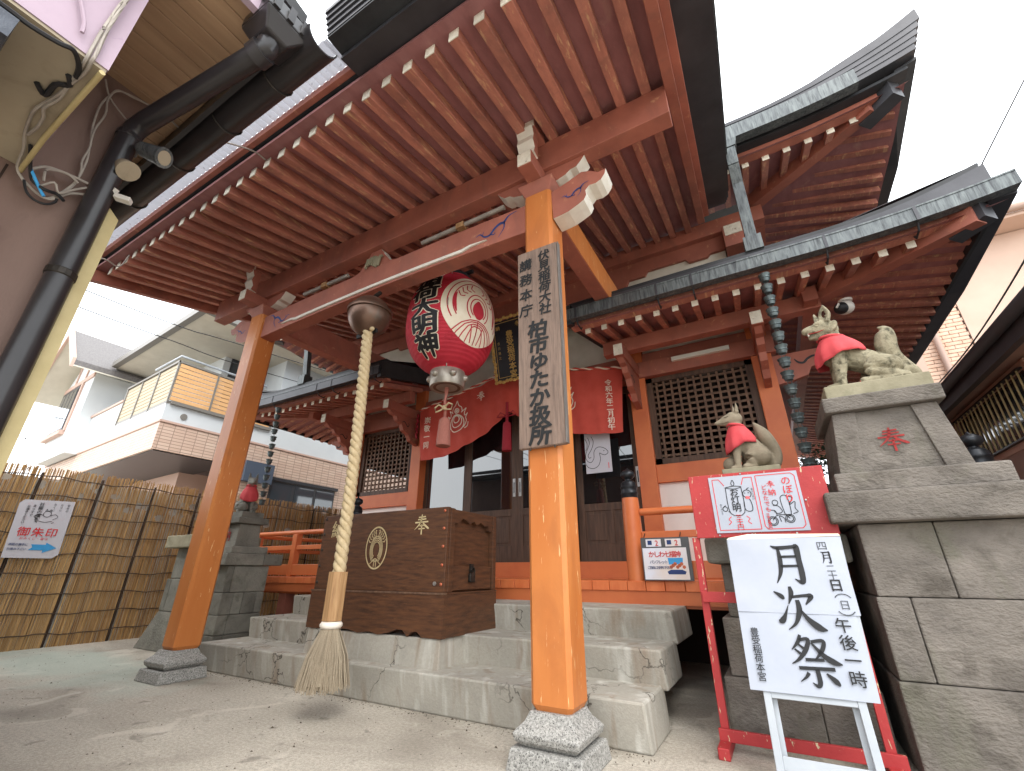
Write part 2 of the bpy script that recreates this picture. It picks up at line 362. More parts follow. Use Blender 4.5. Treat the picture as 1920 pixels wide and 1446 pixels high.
WLOC = {}
def obj(name, mb, material, parent=None, smooth=False, bevel=0, seg=2, normals=True):
    me = bpy.data.meshes.new(name)
    vs = mb.v; lo = [min(p[i] for p in vs) for i in range(3)]; hi = [max(p[i] for p in vs) for i in range(3)]
    c = Vector(((lo[0]+hi[0])/2, (lo[1]+hi[1])/2, lo[2]))
    me.from_pydata([p-c for p in vs], [], mb.f)
    mats = material if isinstance(material, (list, tuple)) else [material]
    for m in mats: me.materials.append(MATS[m])
    if len(mats) > 1:
        for p, i in zip(me.polygons, mb.mi): p.material_index = min(i, len(mats)-1)
    if normals:
        b = bmesh.new(); b.from_mesh(me); bmesh.ops.recalc_face_normals(b, faces=b.faces); b.to_mesh(me); b.free()
    if smooth:
        for p in me.polygons: p.use_smooth = True
    o = bpy.data.objects.new(name, me); COL.objects.link(o)
    put(o, c, parent)
    if bevel:
        bm_ = o.modifiers.new('bevel', 'BEVEL'); bm_.width = bevel; bm_.segments = seg; bm_.limit_method = 'ANGLE'; bm_.angle_limit = R(40)
    if smooth and not bevel:
        try: me.set_sharp_from_angle(angle=R(50))
        except Exception: pass
    return o
def put(o, w, parent=None):
    WLOC[o.name] = Vector(w)
    if parent is not None:
        o.parent = parent; o.location = Vector(w)-WLOC[parent.name]
    else: o.location = w
def rep(o, d, parent=None):
    """copy of one object, shifted"""
    c = o.copy(); COL.objects.link(c); put(c, WLOC[o.name]+Vector(d), parent if parent is not None else o.parent); return c
def thing(name, label, cat, loc, group=None):
    e = bpy.data.objects.new(name, None); COL.objects.link(e); e.empty_display_size = .1; put(e, loc)
    tag(e, label, cat, group); return e
def tag(o, label, cat, group=None):
    o['label'] = label; o['category'] = cat
    if group: o['group'] = group
    return o
def structure(o): o['kind'] = 'structure'; return o
def stuff(o): o['kind'] = 'stuff'; return o
def B(*a): return MB().box(*a)

# ------------------------------------------------------------------ lettering
_TXT = {}
def glyph(ch, bold=0.0, res=2):
    """filled outline of a character in a unit em box centred on 0: (verts2d, faces)"""
    k = (ch, bold)
    if k in _TXT: return _TXT[k]
    if bold > 0:
        v0, f0 = glyph(ch); V, F = [], []
        for i in range(9):
            dx, dy = (0, 0) if i == 8 else (bold*.8*math.cos(i*math.pi/4), bold*.8*math.sin(i*math.pi/4)); q = len(V)
            V += [(x+dx, y+dy, i) for x, y, _ in v0]; F += [tuple(j+q for j in f) for f in f0]
        _TXT[k] = (V, F); return _TXT[k]
    cu = bpy.data.curves.new('lettering', 'FONT'); cu.body = ch; cu.size = 1; cu.resolution_u = res
    cu.align_x = 'CENTER'; cu.fill_mode = 'BOTH' if hasattr(cu, 'fill_mode') else cu.fill_mode
    o = bpy.data.objects.new('lettering', cu); COL.objects.link(o)
    bpy.context.view_layer.update()
    me = bpy.data.meshes.new_from_object(o.evaluated_get(bpy.context.evaluated_depsgraph_get()))
    vs = [(v.co.x, v.co.y) for v in me.vertices]; fs = [tuple(p.vertices) for p in me.polygons]
    bpy.data.objects.remove(o); bpy.data.curves.remove(cu); bpy.data.meshes.remove(me)
    if vs:
        cy = .38
        vs = [(x, y-cy, 0) for x, y in vs]
    _TXT[k] = (vs, fs); return _TXT[k]
def catmull(pts, n=6):
    out = []
    for i in range(len(pts)-1):
        p0 = pts[max(i-1, 0)]; p1 = pts[i]; p2 = pts[i+1]; p3 = pts[min(i+2, len(pts)-1)]
        for k in range(n):
            t = k/n
            out.append(tuple(.5*((2*b)+(-a+c)*t+(2*a-5*b+4*c-d)*t*t+(-a+3*b-3*c+d)*t**3) for a, b, c, d in zip(p0, p1, p2, p3)))
    out.append(tuple(pts[-1])); return out
def stroke(pts, n=6):
    """brush stroke: (x, y, width) points -> 2-D ribbon"""
    P = catmull(pts, n); vs = []; fs = []
    for i, (x, y, w) in enumerate(P):
        a = P[max(i-1, 0)]; b = P[min(i+1, len(P)-1)]
        dx, dy = b[0]-a[0], b[1]-a[1]; l = math.hypot(dx, dy) or 1
        w = max(w, .004)/2; vs += [(x-dy/l*w, y+dx/l*w), (x+dy/l*w, y-dx/l*w)]
        if i: k = 2*i; fs.append((k-2, k-1, k+1, k))
    return vs, fs
def strokes(lst, n=6):
    V, F = [], []
    for st in lst:
        v, f = stroke(st, n); k = len(V); V += v; F += [tuple(i+k for i in q) for q in f]
    return V, F
BR = {
 '月': [[(.32,.92,.05),(.325,.6,.085),(.28,.3,.07),(.16,.05,.015)],
        [(.17,.96,.02),(.32,.905,.075),(.66,.925,.07),(.735,.915,.11),(.735,.6,.10),(.735,.25,.105),(.70,.07,.085),(.56,.15,.015)],
        [(.33,.68,.05),(.70,.69,.045)], [(.31,.45,.05),(.70,.46,.045)]],
 '次': [[(.06,.86,.02),(.20,.76,.085),(.25,.69,.04)], [(.05,.20,.05),(.13,.22,.10),(.22,.36,.05),(.31,.56,.01)],
        [(.42,.98,.05),(.425,.82,.085),(.33,.58,.015)], [(.40,.74,.05),(.72,.78,.06),(.82,.76,.09),(.68,.58,.02)],
        [(.52,.68,.07),(.52,.45,.095),(.40,.18,.055),(.22,.03,.012)], [(.55,.46,.03),(.66,.27,.085),(.84,.10,.12),(.99,.05,.02)]],
 '祭': [[(.31,.99,.05),(.24,.84,.06),(.09,.68,.012)], [(.26,.88,.05),(.45,.91,.06),(.37,.70,.075),(.2,.50,.05),(.04,.40,.012)],
        [(.24,.80,.03),(.33,.72,.05)], [(.15,.70,.03),(.25,.61,.05)],
        [(.50,.86,.05),(.74,.89,.06),(.68,.70,.065),(.50,.50,.012)], [(.50,.84,.03),(.68,.61,.08),(.85,.49,.10),(1.0,.45,.02)],
        [(.32,.50,.055),(.68,.515,.05)], [(.16,.33,.055),(.84,.35,.06)], [(.50,.33,.07),(.505,.09,.075),(.45,.01,.06),(.36,.07,.012)],
        [(.33,.25,.06),(.26,.16,.04),(.14,.07,.012)], [(.66,.26,.03),(.80,.13,.09),(.86,.05,.03)]],
 '奉': [[(.28,.85,.05),(.74,.875,.055)], [(.24,.735,.05),(.78,.755,.05)], [(.06,.595,.06),(.92,.62,.06)],
        [(.50,.99,.05),(.47,.75,.075),(.34,.50,.06),(.04,.24,.012)], [(.54,.62,.03),(.70,.46,.08),(.92,.31,.08),(1.0,.29,.02)],
        [(.36,.43,.045),(.66,.44,.045)], [(.30,.28,.05),(.72,.295,.05)], [(.51,.50,.055),(.51,.0,.07)]],
}
def put2d(mb, vf, o, u, v, size, slant=0.0):
    """place a 2-D figure (centred) on a plane: origin o, unit axes u (right) and v (up)"""
    o, u, v = Vector(o), Vector(u), Vector(v); vs, fs = vf; n = u.cross(v).normalized()
    mb.add([o+u*((p[0]+slant*p[1])*size)+v*(p[1]*size)+n*(.00022*(p[2] if len(p) > 2 else 0)) for p in vs], fs); return mb
def brush(ch):
    v, f = strokes([[(x, y, w*1.22) for x, y, w in st] for st in BR[ch]]); return [(x-.5, y-.5) for x, y in v], f
def column(mb, text, o, u, v, size, pitch=None, bold=0.0, slant=0.0, jit=0.0, wide=1.0):
    """vertical writing downward from o"""
    pitch = pitch or size*1.05; o, u, v = Vector(o), Vector(u), Vector(v)
    for i, ch in enumerate(text):
        if ch == ' ': continue
        g = brush(ch) if (ch in BR and bold >= 0) else glyph(ch, max(bold, 0))
        a = random.uniform(-jit, jit); ca, sa = math.cos(a), math.sin(a)
        g = ([((p[0]*ca-p[1]*sa)*wide, p[0]*sa+p[1]*ca)+tuple(p[2:]) for p in g[0]], g[1])
        put2d(mb, g, o-v*(i*pitch), u, v, size, slant)
    return mb
def row(mb, text, o, u, v, size, pitch=None, bold=0.0):
    pitch = pitch or size*1.02; o, u, v = Vector(o), Vector(u), Vector(v)
    for i, ch in enumerate(text):
        if ch != ' ': put2d(mb, glyph(ch, bold), o+u*(i*pitch), u, v, size)
    return mb
def draw(mb, lines, o, u, v, size, w=.02, n=5):
    """line drawing: list of polylines (x, y) in a unit box"""
    for ln in lines:
        put2d(mb, stroke([(x, y, w) for x, y in ln], n), o, u, v, size)
    return mb
def circ(cx, cy, r, n=14, a0=0, a1=360, ry=None):
    return [(cx+r*math.cos(R(a0+(a1-a0)*i/n)), cy+(ry or r)*math.sin(R(a0+(a1-a0)*i/n))) for i in range(n+1)]
def ink(name, mb, m, parent):
    o = obj(name, mb, m, parent, normals=False)
    if 'lettering' in name or 'drawing' in name: o['kind'] = 'stuff'
    return o
X_, Y_, Z_ = Vector((1,0,0)), Vector((0,1,0)), Vector((0,0,1))
# ================================================================== ground
g = MB(); N = 40
g.add([(-120,-120,0),(120,-120,0),(120,120,0),(-120,120,0)], [(0,1,2,3)])
structure(obj('ground', g, 'ground_concrete'))

# ================================================================== shrine hall
XC = -2.895                                   # centre line of the shrine
def mx(x): return 2*XC-x                      # mirror
hall = thing('shrine_hall', 'vermilion wooden shrine hall with deep porch roof, white rafter ends and copper eaves', 'shrine', (XC, 5.2, 0))

# ---- porch posts (> granite base is a thing of the post: part)
def post(cx):
    w = .1125; c = .022; cy = 2.415
    oct_ = [(w-c,-w),(w,-w+c),(w,w-c),(w-c,w),(-w+c,w),(-w,w-c),(-w,-w+c),(-w+c,-w)]
    m = MB()
    def ring(k, z): return [(cx+x*k, cy+y*k, z) for x, y in oct_]
    m.strip([ring(.86,.222), ring(1.0,.25), ring(1.0,3.50), ring(1.0,3.56)])
    p = obj('porch_post', m, 'post_orange', hall)
    # granite plinth: slab and flared cushion stone
    b = MB().frustum((cx-.195,cx+.195,cy-.21,cy+.175), 0, (cx-.18,cx+.18,cy-.195,cy+.16), .088)
    obj('plinth_slab', b, 'granite', p, bevel=.008)
    b = MB(); sec = []
    for k, z in ((.135,.088),(.165,.115),(.172,.142),(.155,.16),(.128,.185),(.112,.215),(.110,.224)):
        sec.append([(cx+sx*k, cy-.015+sy*k, z) for sx, sy in ((-1,-1),(1,-1),(1,1),(-1,1))])
    b.strip(sec); obj('plinth_cushion', b, 'granite', p, bevel=.006)
    return p
PR, PL = -1.09, -4.70
postR, postL = post(PR), post(PL)

# ---- rainbow beam between the posts
m = MB(); sec = []
for i in range(25):
    t = i/24; x = PL+.1+(PR-.1-PL-.1)*t; k = 4*t*(1-t); zt = 3.535+.03*k; zb = 3.265+.035*k
    sec.append([(x,2.345,zb),(x,2.49,zb),(x,2.49,zt),(x,2.345,zt)])
m.strip(sec); beam = obj('rainbow_beam', m, 'beam_red', hall, bevel=.006)
m = MB(); sec = []
for i in range(33):
    t = .11+.78*i/32; x = PL+.1+(PR-.1-PL-.1)*t; k = 4*t*(1-t); e = min(i, 32-i)/3.0; w = .028*min(1, e+.05)
    z = 3.295+.045*k+(.02 if e < 1 else 0)
    sec.append([(x,2.330,z-w/2),(x,2.346,z-w/2),(x,2.346,z+w/2),(x,2.330,z+w/2)])
m.strip(sec); obj('white_moulding', m, 'white_paint', beam)
def swirl(cx, cz, y, s, flip=1):
    m = MB()
    pts = [[(-1.0,-.05,.02),(-.75,.02,.06),(-.5,-.22,.09),(-.2,-.25,.11),(.1,.05,.13),(.4,.2,.15),(.65,.15,.12)],
           [(.6,.18,.14),(.78,.4,.1),(.95,.5,.06),(1.3,.55,.03)], [(.62,.16,.08),(.6,-.15,.06),(.4,-.45,.03),(.28,-.6,.015)],
           [(-.2,-.22,.06),(.05,-.3,.05),(.12,-.2,.02)], [(-.6,-.1,.05),(-.55,.12,.02)]]
    put2d(m, strokes(pts, 5), (cx, y, cz), X_*flip, Z_, s); return m
ink('blue_scroll', swirl(PR-.42, 3.42, 2.343, .17, 1), 'blue_paint', beam)
ink('blue_scroll', swirl(PL+.42, 3.42, 2.343, .17, -1), 'blue_paint', beam)

# ---- nosings: cloud-shaped beam ends outside the posts
KB = [(-.969,3.271),(-.90,3.276),(-.848,3.283),(-.77,3.313),(-.725,3.335),(-.704,3.375),(-.709,3.418),(-.677,3.451),(-.626,3.445),(-.586,3.462),(-.556,3.50),(-.545,3.545),(-.60,3.54),(-.667,3.589),(-.731,3.612),(-.842,3.572),(-.98,3.535)]
for flip in (0, 1):
    f = (lambda x: mx(x)-.0) if flip else (lambda x: x)
    poly = [(f(x), z) for x, z in KB]
    m = MB().extrude(poly, lambda x, z: (x,2.33,z), lambda x, z: (x,2.49,z))
    nb = obj('cloud_nosing', m, ['beam_red','white_paint'], hall)
    ink('blue_scroll', swirl(f(-.80), 3.44, 2.326, .095, -1 if flip else 1), 'blue_paint', nb)

# ---- bracket sets over the posts
def bracket(cx):
    e = obj('bearing_block', MB().frustum((cx-.10,cx+.10,2.315,2.515), 3.56, (cx-.15,cx+.15,2.265,2.565), 3.66), 'beam_red', hall, bevel=.004)
    arm = obj('bracket_arm', B(cx-.06,cx+.06,2.10,2.72,3.66,3.79), 'beam_red', e, bevel=.004)
    obj('white_end', B(cx-.055,cx+.055,2.094,2.10,3.665,3.785), 'eave_white', arm)
    # wavy lower end face, and the beam end resting on it
    prof = [(2.20,3.79),(2.13,3.80),(2.145,3.86),(2.115,3.92),(2.13,3.985),(2.10,4.06),(2.20,4.06)]
    m = MB().extrude(prof, lambda y, z: (cx-.07,y,z), lambda y, z: (cx+.07,y,z)); obj('carved_corbel', m, ['beam_red','white_paint'], e)
    obj('tie_beam_head', B(cx-.085,cx+.085,2.12,2.314,4.062,4.17), 'beam_red', e, bevel=.004)
    obj('white_end', B(cx-.08,cx+.08,2.112,2.12,4.066,4.165), 'eave_white', e)
    for sgn in (-1, 1):
        a0, a1 = (cx+sgn*.06, cx+sgn*.36)
        pr = [(0,0),(.10,0),(.17,.02),(.21,.05),(.26,.055),(.30,.095),(.33,.135),(0,.135)]
        m = MB().extrude([(a0+sgn*x, 3.662+z) for x, z in pr], lambda x, z: (x,2.35,z), lambda x, z: (x,2.48,z))
        obj('cross_arm', m, ['beam_red','white_paint'], e)
bracket(PR); bracket(PL)
# frog-leg strut and carved knot on the beam's middle
m = MB().extrude([(-3.22,3.57),(-3.10,3.60),(-3.02,3.70),(-2.96,3.79),(-2.83,3.79),(-2.77,3.70),(-2.69,3.60),(-2.57,3.57),(-2.62,3.565),(-3.17,3.565)], lambda x, z: (x,2.36,z), lambda x, z: (x,2.46,z))
fl = obj('frog_leg_strut', m, ['beam_red','white_paint'], hall)
m = MB()
for i in range(7):
    a = i*.9; m.tube([(-2.98+.028*i-.02,2.345,3.60+.03*math.sin(a)),(-2.97+.028*i,2.335,3.66+.03*math.cos(a)),(-2.95+.028*i,2.345,3.69+.02*math.sin(a))], .014, 6)
obj('carved_knot', m, 'stone_moss', fl, smooth=True)
for x0, x1 in ((-4.05,-3.35),(-2.35,-1.45)):
    lt = obj('tube_lamp', MB().tube([(x0,2.42,3.70),(x1,2.42,3.70)], .022, 8), 'cable_grey', hall, smooth=True)
    obj('lamp_bracket', B((x0+x1)/2-.04,(x0+x1)/2+.04,2.39,2.45,3.665,3.72), 'sleeve_wood', lt)

# ---- purlin of the porch
pu = obj('porch_purlin', B(-5.72,-.06,2.315,2.45,3.80,4.082), 'beam_red', hall, bevel=.005)
obj('white_end', B(-5.726,-5.72,2.32,2.445,3.805,4.07), 'eave_white', pu)
# tie beams from the posts back to the hall
for cx in (PR, PL):
    m = MB(); sec = []
    for i in range(13):
        t = i/12; y = 2.53+2.34*t; z = 3.62+.10*t*t
        sec.append([(cx-.075,y,z-.16),(cx+.075,y,z-.16),(cx+.075,y,z+.17),(cx-.075,y,z+.17)])
    m.strip(sec); tb = obj('curved_tie_beam', m, 'beam_red', hall, bevel=.006)
    if cx == PR: obj('lit_beam_side', MB().strip([[(cx+.0755,y,z+d) for d in (-.155,.165)]+[(cx+.080,y,z+d) for d in (.165,-.155)] for y, z in [(2.54+2.3*i/12, 3.62+.10*(i/12)**2) for i in range(13)]]), 'post_orange', tb)  # thin orange strip added to paint in the beam's lit, bleached right side

# ---- porch roof
def zr(y): return (4.08+.21*(y-2.315)) if y < 2.315 else (4.08+.262*(y-2.315))      # underside of the rafters
YT, YB = 1.24, 4.90
proof = obj('porch_roof', MB().strip([[(-5.98,y,zr(y)+.086),(-.03,y,zr(y)+.086),(-.03,y,zr(y)+.116),(-5.98,y,zr(y)+.116)] for y in (1.15,2.315,YB)]), 'board_red', hall)
m = MB().strip([[(0,y,zr(y)),(.07,y,zr(y)),(.07,y,zr(y)+.085),(0,y,zr(y)+.085)] for y in (YT,2.315,YB)])
r0 = None
for i in range(31):
    x = -5.836+.1872*i
    if x > -.15: break
    if r0 is None:
        m.v = [p+Vector((x,0,0)) for p in m.v]; r0 = obj('rafter', m, 'rafter_red', proof, bevel=.003, seg=1)
        w0 = obj('white_rafter_end', B(x-.001,x+.071,YT-.006,YT,zr(YT)-.001,zr(YT)+.084), 'eave_white', r0)
    else:
        q = rep(r0, (.1872*i,0,0)); rep(w0, (.1872*i,0,0), q)
# eave boards at the tips
obj('eave_board', B(-5.98,-.03,1.165,1.235,3.942,4.02), 'rafter_red', proof, bevel=.004)
obj('eave_board', B(-1.86,-.03,1.04,1.165,3.965,4.04), 'beam_red', proof, bevel=.004)
# added rain screen on the left stretch: dark brush strip, batten, corrugated sheet
obj('brush_strip', B(-5.95,-1.861,1.135,1.165,3.985,4.05), 'roof_black', proof)
obj('screen_batten', B(-5.97,-1.861,1.095,1.135,3.985,4.065), 'beam_red', proof, bevel=.004)
m = MB(); n = 240
k = len(m.v)
for i in range(n+1):
    x = -5.95+4.05*i/n; z = 4.10+.013*math.sin(i*math.pi/2)
    m.v += [Vector((x,.90,z-.07)), Vector((x,1.094,z-.045))]
    if i: m.f.append((2*i-2,2*i,2*i+1,2*i-1)); m.mi.append(0)
obj('corrugated_sheet', m, 'corrugated', proof, smooth=True, normals=False)
# bargeboards (right then left) with copper verge
for flip in (0, 1):
    fx = (lambda x: -6.03-x) if flip else (lambda x: x)
    def seg(x0, x1, d0, d1, y0=1.0, y1=YB-.35):
        a, b = sorted((fx(x0), fx(x1)))
        return MB().strip([[(a,y,zr(y)+d0),(b,y,zr(y)+d0),(b,y,zr(y)+d1),(a,y,zr(y)+d1)] for y in (y0,1.7,2.315,3.2,y1)])
    obj('bargeboard', seg(-.06,.015,-.05,.20), 'beam_red', proof, bevel=.004)
    obj('barge_strip', seg(.015,.075,.03,.20), 'beam_red', proof, bevel=.003)
    if not flip:
        obj('verge_soffit', seg(.075,.26,.12,.15,.88), 'copper_dark', proof)
        for j in range(5):
            obj('verge_layer', seg(.255+.016*j,.275+.016*j,.13+.03*j,.16+.03*j,.86), 'copper_patina' if j == 4 else 'copper_dark', proof)
    else:
        obj('verge_soffit', seg(.075,.12,.12,.15,.95), 'copper_dark', proof)
# copper roof covering of the porch
def cov(x0, x1, ys): return MB().strip([[(x0,y,zr(y)+.125),(x1,y,zr(y)+.125),(x1,y,zr(y)+.27),(x0,y,zr(y)+.27)] for y in ys])
obj('copper_covering', cov(-1.86,.31,(1.0,2.315,3.4,4.3)), 'copper_dark', proof)
obj('copper_covering', cov(-6.2,-1.861,(1.16,2.315,3.4,4.3)), 'copper_dark', proof)
for j in range(5):
    obj('eave_layer', B(-1.86,.33,.88-.012*j,.999,3.985+.04*j,4.022+.04*j), 'copper_dark', proof)
obj('eave_soffit', B(-1.858,.30,.885,1.039,3.966,3.984), 'roof_black', proof)
obj('eave_backing', B(-1.857,.30,.93,1.25,4.075,4.175), 'copper_dark', proof)

# ---- hall body: columns, sills, beams
WY = 5.15
def colm(cx):
    return obj('column', B(cx-.1,cx+.1,WY,WY+.2,.70,4.0), 'wall_orange', hall, bevel=.008)
for cx in (-1.12,.27,mx(-1.12),mx(.27)): colm(cx)
obj('floor_sill', B(mx(.40),.40,WY+.015,WY+.19,.62,.955), 'wall_orange', hall, bevel=.004)
for a, b in ((-1.02,.17), (mx(.17),mx(-1.02))):
    obj('rail', B(a,b,WY+.02,WY+.18,1.78,1.985), 'wall_orange', hall, bevel=.004)
    obj('plaster_panel', B(a,b,WY+.07,WY+.12,.955,1.78), 'plaster_white', hall)
obj('lintel', B(mx(.42),.42,WY-.03,WY+.17,3.08,3.29), 'beam_red', hall, bevel=.005)
obj('upper_lintel', B(mx(.42),.42,WY+.02,WY+.17,3.29,3.42), 'beam_red', hall, bevel=.005)
obj('plaster_wall', B(mx(.36),.36,WY+.08,WY+.13,3.42,4.76), 'plaster_grey', hall)
obj('plaster_wall', B(mx(.16),.16,4.905,4.94,3.95,4.60), 'plaster_grey', hall)
obj('wall_tube_lamp', B(-.66,-.02,WY-.075,WY-.032,3.20,3.25), 'light_tube', hall)
# interior shell: floor, ceiling, back and side walls with openings
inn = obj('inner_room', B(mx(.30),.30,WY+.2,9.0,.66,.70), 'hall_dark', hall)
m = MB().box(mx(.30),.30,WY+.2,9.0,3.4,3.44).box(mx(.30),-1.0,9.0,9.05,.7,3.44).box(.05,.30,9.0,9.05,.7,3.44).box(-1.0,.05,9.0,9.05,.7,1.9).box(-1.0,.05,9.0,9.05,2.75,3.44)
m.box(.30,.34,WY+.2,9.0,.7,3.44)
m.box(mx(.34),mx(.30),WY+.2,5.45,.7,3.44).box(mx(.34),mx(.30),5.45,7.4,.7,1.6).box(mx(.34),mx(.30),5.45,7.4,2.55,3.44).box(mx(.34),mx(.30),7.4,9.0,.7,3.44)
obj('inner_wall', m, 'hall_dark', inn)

# ---- lattice windows (> frame, slats)
def lattice(a, b, z0, z1, nv, nh):
    y = WY+.06
    m = MB().box(a,b,y,y+.07,z0,z0+.075).box(a,b,y,y+.07,z1-.06,z1).box(a,a+.075,y,y+.07,z0,z1).box(b-.075,b,y,y+.07,z0,z1)
    fr = obj('lattice_window', m, 'dark_wood', hall)
    s0 = s1 = None
    for i in range(nv):
        x = a+.075+(b-a-.15)*(i+.5)/nv-.013
        if s0 is None: s0 = obj('slat', B(x,x+.026,y+.020,y+.034,z0+.07,z1-.055), 'lattice_wood', fr); x00 = x
        else: rep(s0, (x-x00,0,0))
    for i in range(nh):
        z = z0+.075+(z1-z0-.135)*(i+.5)/nh-.013
        if s1 is None: s1 = obj('slat', B(a+.07,b-.07,y+.0345,y+.048,z,z+.026), 'lattice_wood', fr); z00 = z
        else: rep(s1, (0,0,z-z00))
lattice(-1.02,.17,1.985,3.08,12,13)
lattice(mx(.17),mx(-1.02),1.985,3.08,12,13)

# ---- sliding doors: glass above, panels below
edges = [-4.59,-3.74,-2.895,-2.05,-1.22]
for i in range(4):
    a, b = edges[i], edges[i+1]; y = WY+.10+(.045 if i in (0, 3) else 0)
    z0, z1, zm = .955, 3.08, 1.60
    m = MB().box(a,a+.085,y,y+.04,z0,z1).box(b-.085,b,y,y+.04,z0,z1).box(a+.085,b-.085,y,y+.04,z0,z0+.20).box(a+.085,b-.085,y,y+.04,zm-.07,zm+.02).box(a+.085,b-.085,y,y+.04,z1-.1,z1)
    d = obj('sliding_door', m, 'dark_wood', hall, bevel=.003, seg=1)
    obj('pane', B(a+.085,b-.085,y+.014,y+.022,zm+.02,z1-.1), 'door_glass', d)
    c = (a+b)/2
    for p, q in ((a+.085,c-.03),(c+.03,b-.085)):
        obj('door_panel', B(p,q,y+.012,y+.03,z0+.2,zm-.07), 'dark_wood', d)
        obj('panel_field', B(p+.04,q-.04,y+.004,y+.012,z0+.235,zm-.105), 'dark_wood', d, bevel=.004)
    obj('door_mullion', B(c-.03,c+.03,y+.001,y+.035,z0+.2,zm-.07), 'dark_wood', d)
    if i in (1, 2, 3):
        hx = (b-.045) if i == 1 else (a+.045) if i == 2 else (b-.045)
        h = obj('handle', B(hx-.02,hx+.02,y-.004,y,1.78,2.02), 'steel', d)
        ink('keyhole', MB().box(hx-.006,hx+.006,y-.006,y-.004,1.83,1.97), 'ink', h)

# ---- veranda deck with plank ends, fascia, posts, railing
DY = 4.06
deck = obj('veranda', B(mx(1.36),1.36,DY+.012,WY+.02,.60,.70), 'wall_orange', hall)
n = int((1.38-mx(1.38))/.158); p0 = None
for i in range(n):
    x = mx(1.38)+.158*i
    if p0 is None: p0 = obj('deck_plank', B(x+.002,x+.156,DY,WY+.01,.70,.778), 'deck_orange', deck, bevel=.004, seg=1)
    else: rep(p0, (.158*i,0,random.uniform(-.0012,.0012)))
obj('deck_fascia', B(mx(1.34),1.34,DY+.05,DY+.14,.575,.699), 'wall_orange', deck)
for x in (-5.87,mx(-5.87)): obj('deck_post', B(x-.07,x+.07,DY+.06,DY+.2,0,.60), 'beam_red', deck)
for x in (1.30,mx(1.30)): obj('deck_post', B(x-.07,x+.07,DY+.06,DY+.2,0,.60), 'beam_red', deck)
# under-floor back boards: dark crawl space
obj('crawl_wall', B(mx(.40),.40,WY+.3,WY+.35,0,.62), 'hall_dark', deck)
GIB = [(.060,0),(.066,.012),(.066,.045),(.070,.05),(.070,.06),(.066,.065),(.066,.10),(.070,.105),(.070,.115),(.064,.12),(.060,.15),(.045,.168),(.026,.176),(.026,.186),(.040,.194),(.056,.212),(.060,.232),(.054,.252),(.036,.268),(.014,.278),(.004,.295)]
def railpost(x, y, z0=.778, h=.70):
    p = obj('railing_post', MB().lathe([(.082,z0),(.082,z0+h*.2),(.078,z0+h*.85),(.074,z0+h)], (x,y,0), 20), 'rail_orange', hall, smooth=True)
    obj('onion_cap', MB().lathe([(r*1.12,q) for r, q in GIB], (x,y,z0+h-.012), 20), 'giboshi', p, smooth=True)
    return p
def railing(xa, xb, pxs):
    rr = obj('railing', MB().tube([(xa,DY+.09,1.348),(xb,DY+.09,1.348)], .032, 10), 'rail_orange', hall, smooth=True)
    obj('middle_rail', B(xa,xb,DY+.062,DY+.118,1.12,1.178), 'rail_orange', rr, bevel=.004)
    obj('base_rail', B(xa,xb,DY+.052,DY+.128,.80,.932), 'rail_orange', rr, bevel=.004)
    for x in pxs: obj('baluster', B(x-.045,x+.045,DY+.045,DY+.135,.779,1.32), 'rail_orange', rr, bevel=.004)
railpost(-1.09,DY+.09); railing(-1.01,1.26,[-.12,.70])
railpost(mx(-1.09),DY+.09); railing(mx(1.26),mx(-1.01),[-5.81,-6.7])
railpost(1.33,DY+.09); railpost(mx(1.33),DY+.09)
for x, s_ in ((1.33,1),(mx(1.33),-1)):
    rr = obj('side_railing', MB().tube([(x,DY+.0,1.348),(x,12.8,1.348)], .032, 10), 'rail_orange', hall, smooth=True)
    obj('middle_rail', B(x-.028,x+.028,DY+.14,12.8,1.12,1.178), 'rail_orange', rr)
    obj('base_rail', B(x-.038,x+.038,DY+.14,12.8,.80,.932), 'rail_orange', rr)
# side wall of the hall
for s_ in (1, -1):
    f = (lambda x: x) if s_ == 1 else mx
    for y in (6.75, 8.4): 
        a, b = sorted((f(.17), f(.37))); obj('column', B(a,b,y,y+.2,.70,4.0), 'wall_orange', hall, bevel=.006)
    a, b = sorted((f(.30), f(.36)))
    if s_ == 1: obj('side_wall', B(a,b,WY+.2,12.8,.7,3.3), 'beam_red', hall)
    a, b = sorted((f(.22), f(.42))); obj('side_lintel', B(a,b,WY+.17,12.8,3.08,3.29), 'beam_red', hall)

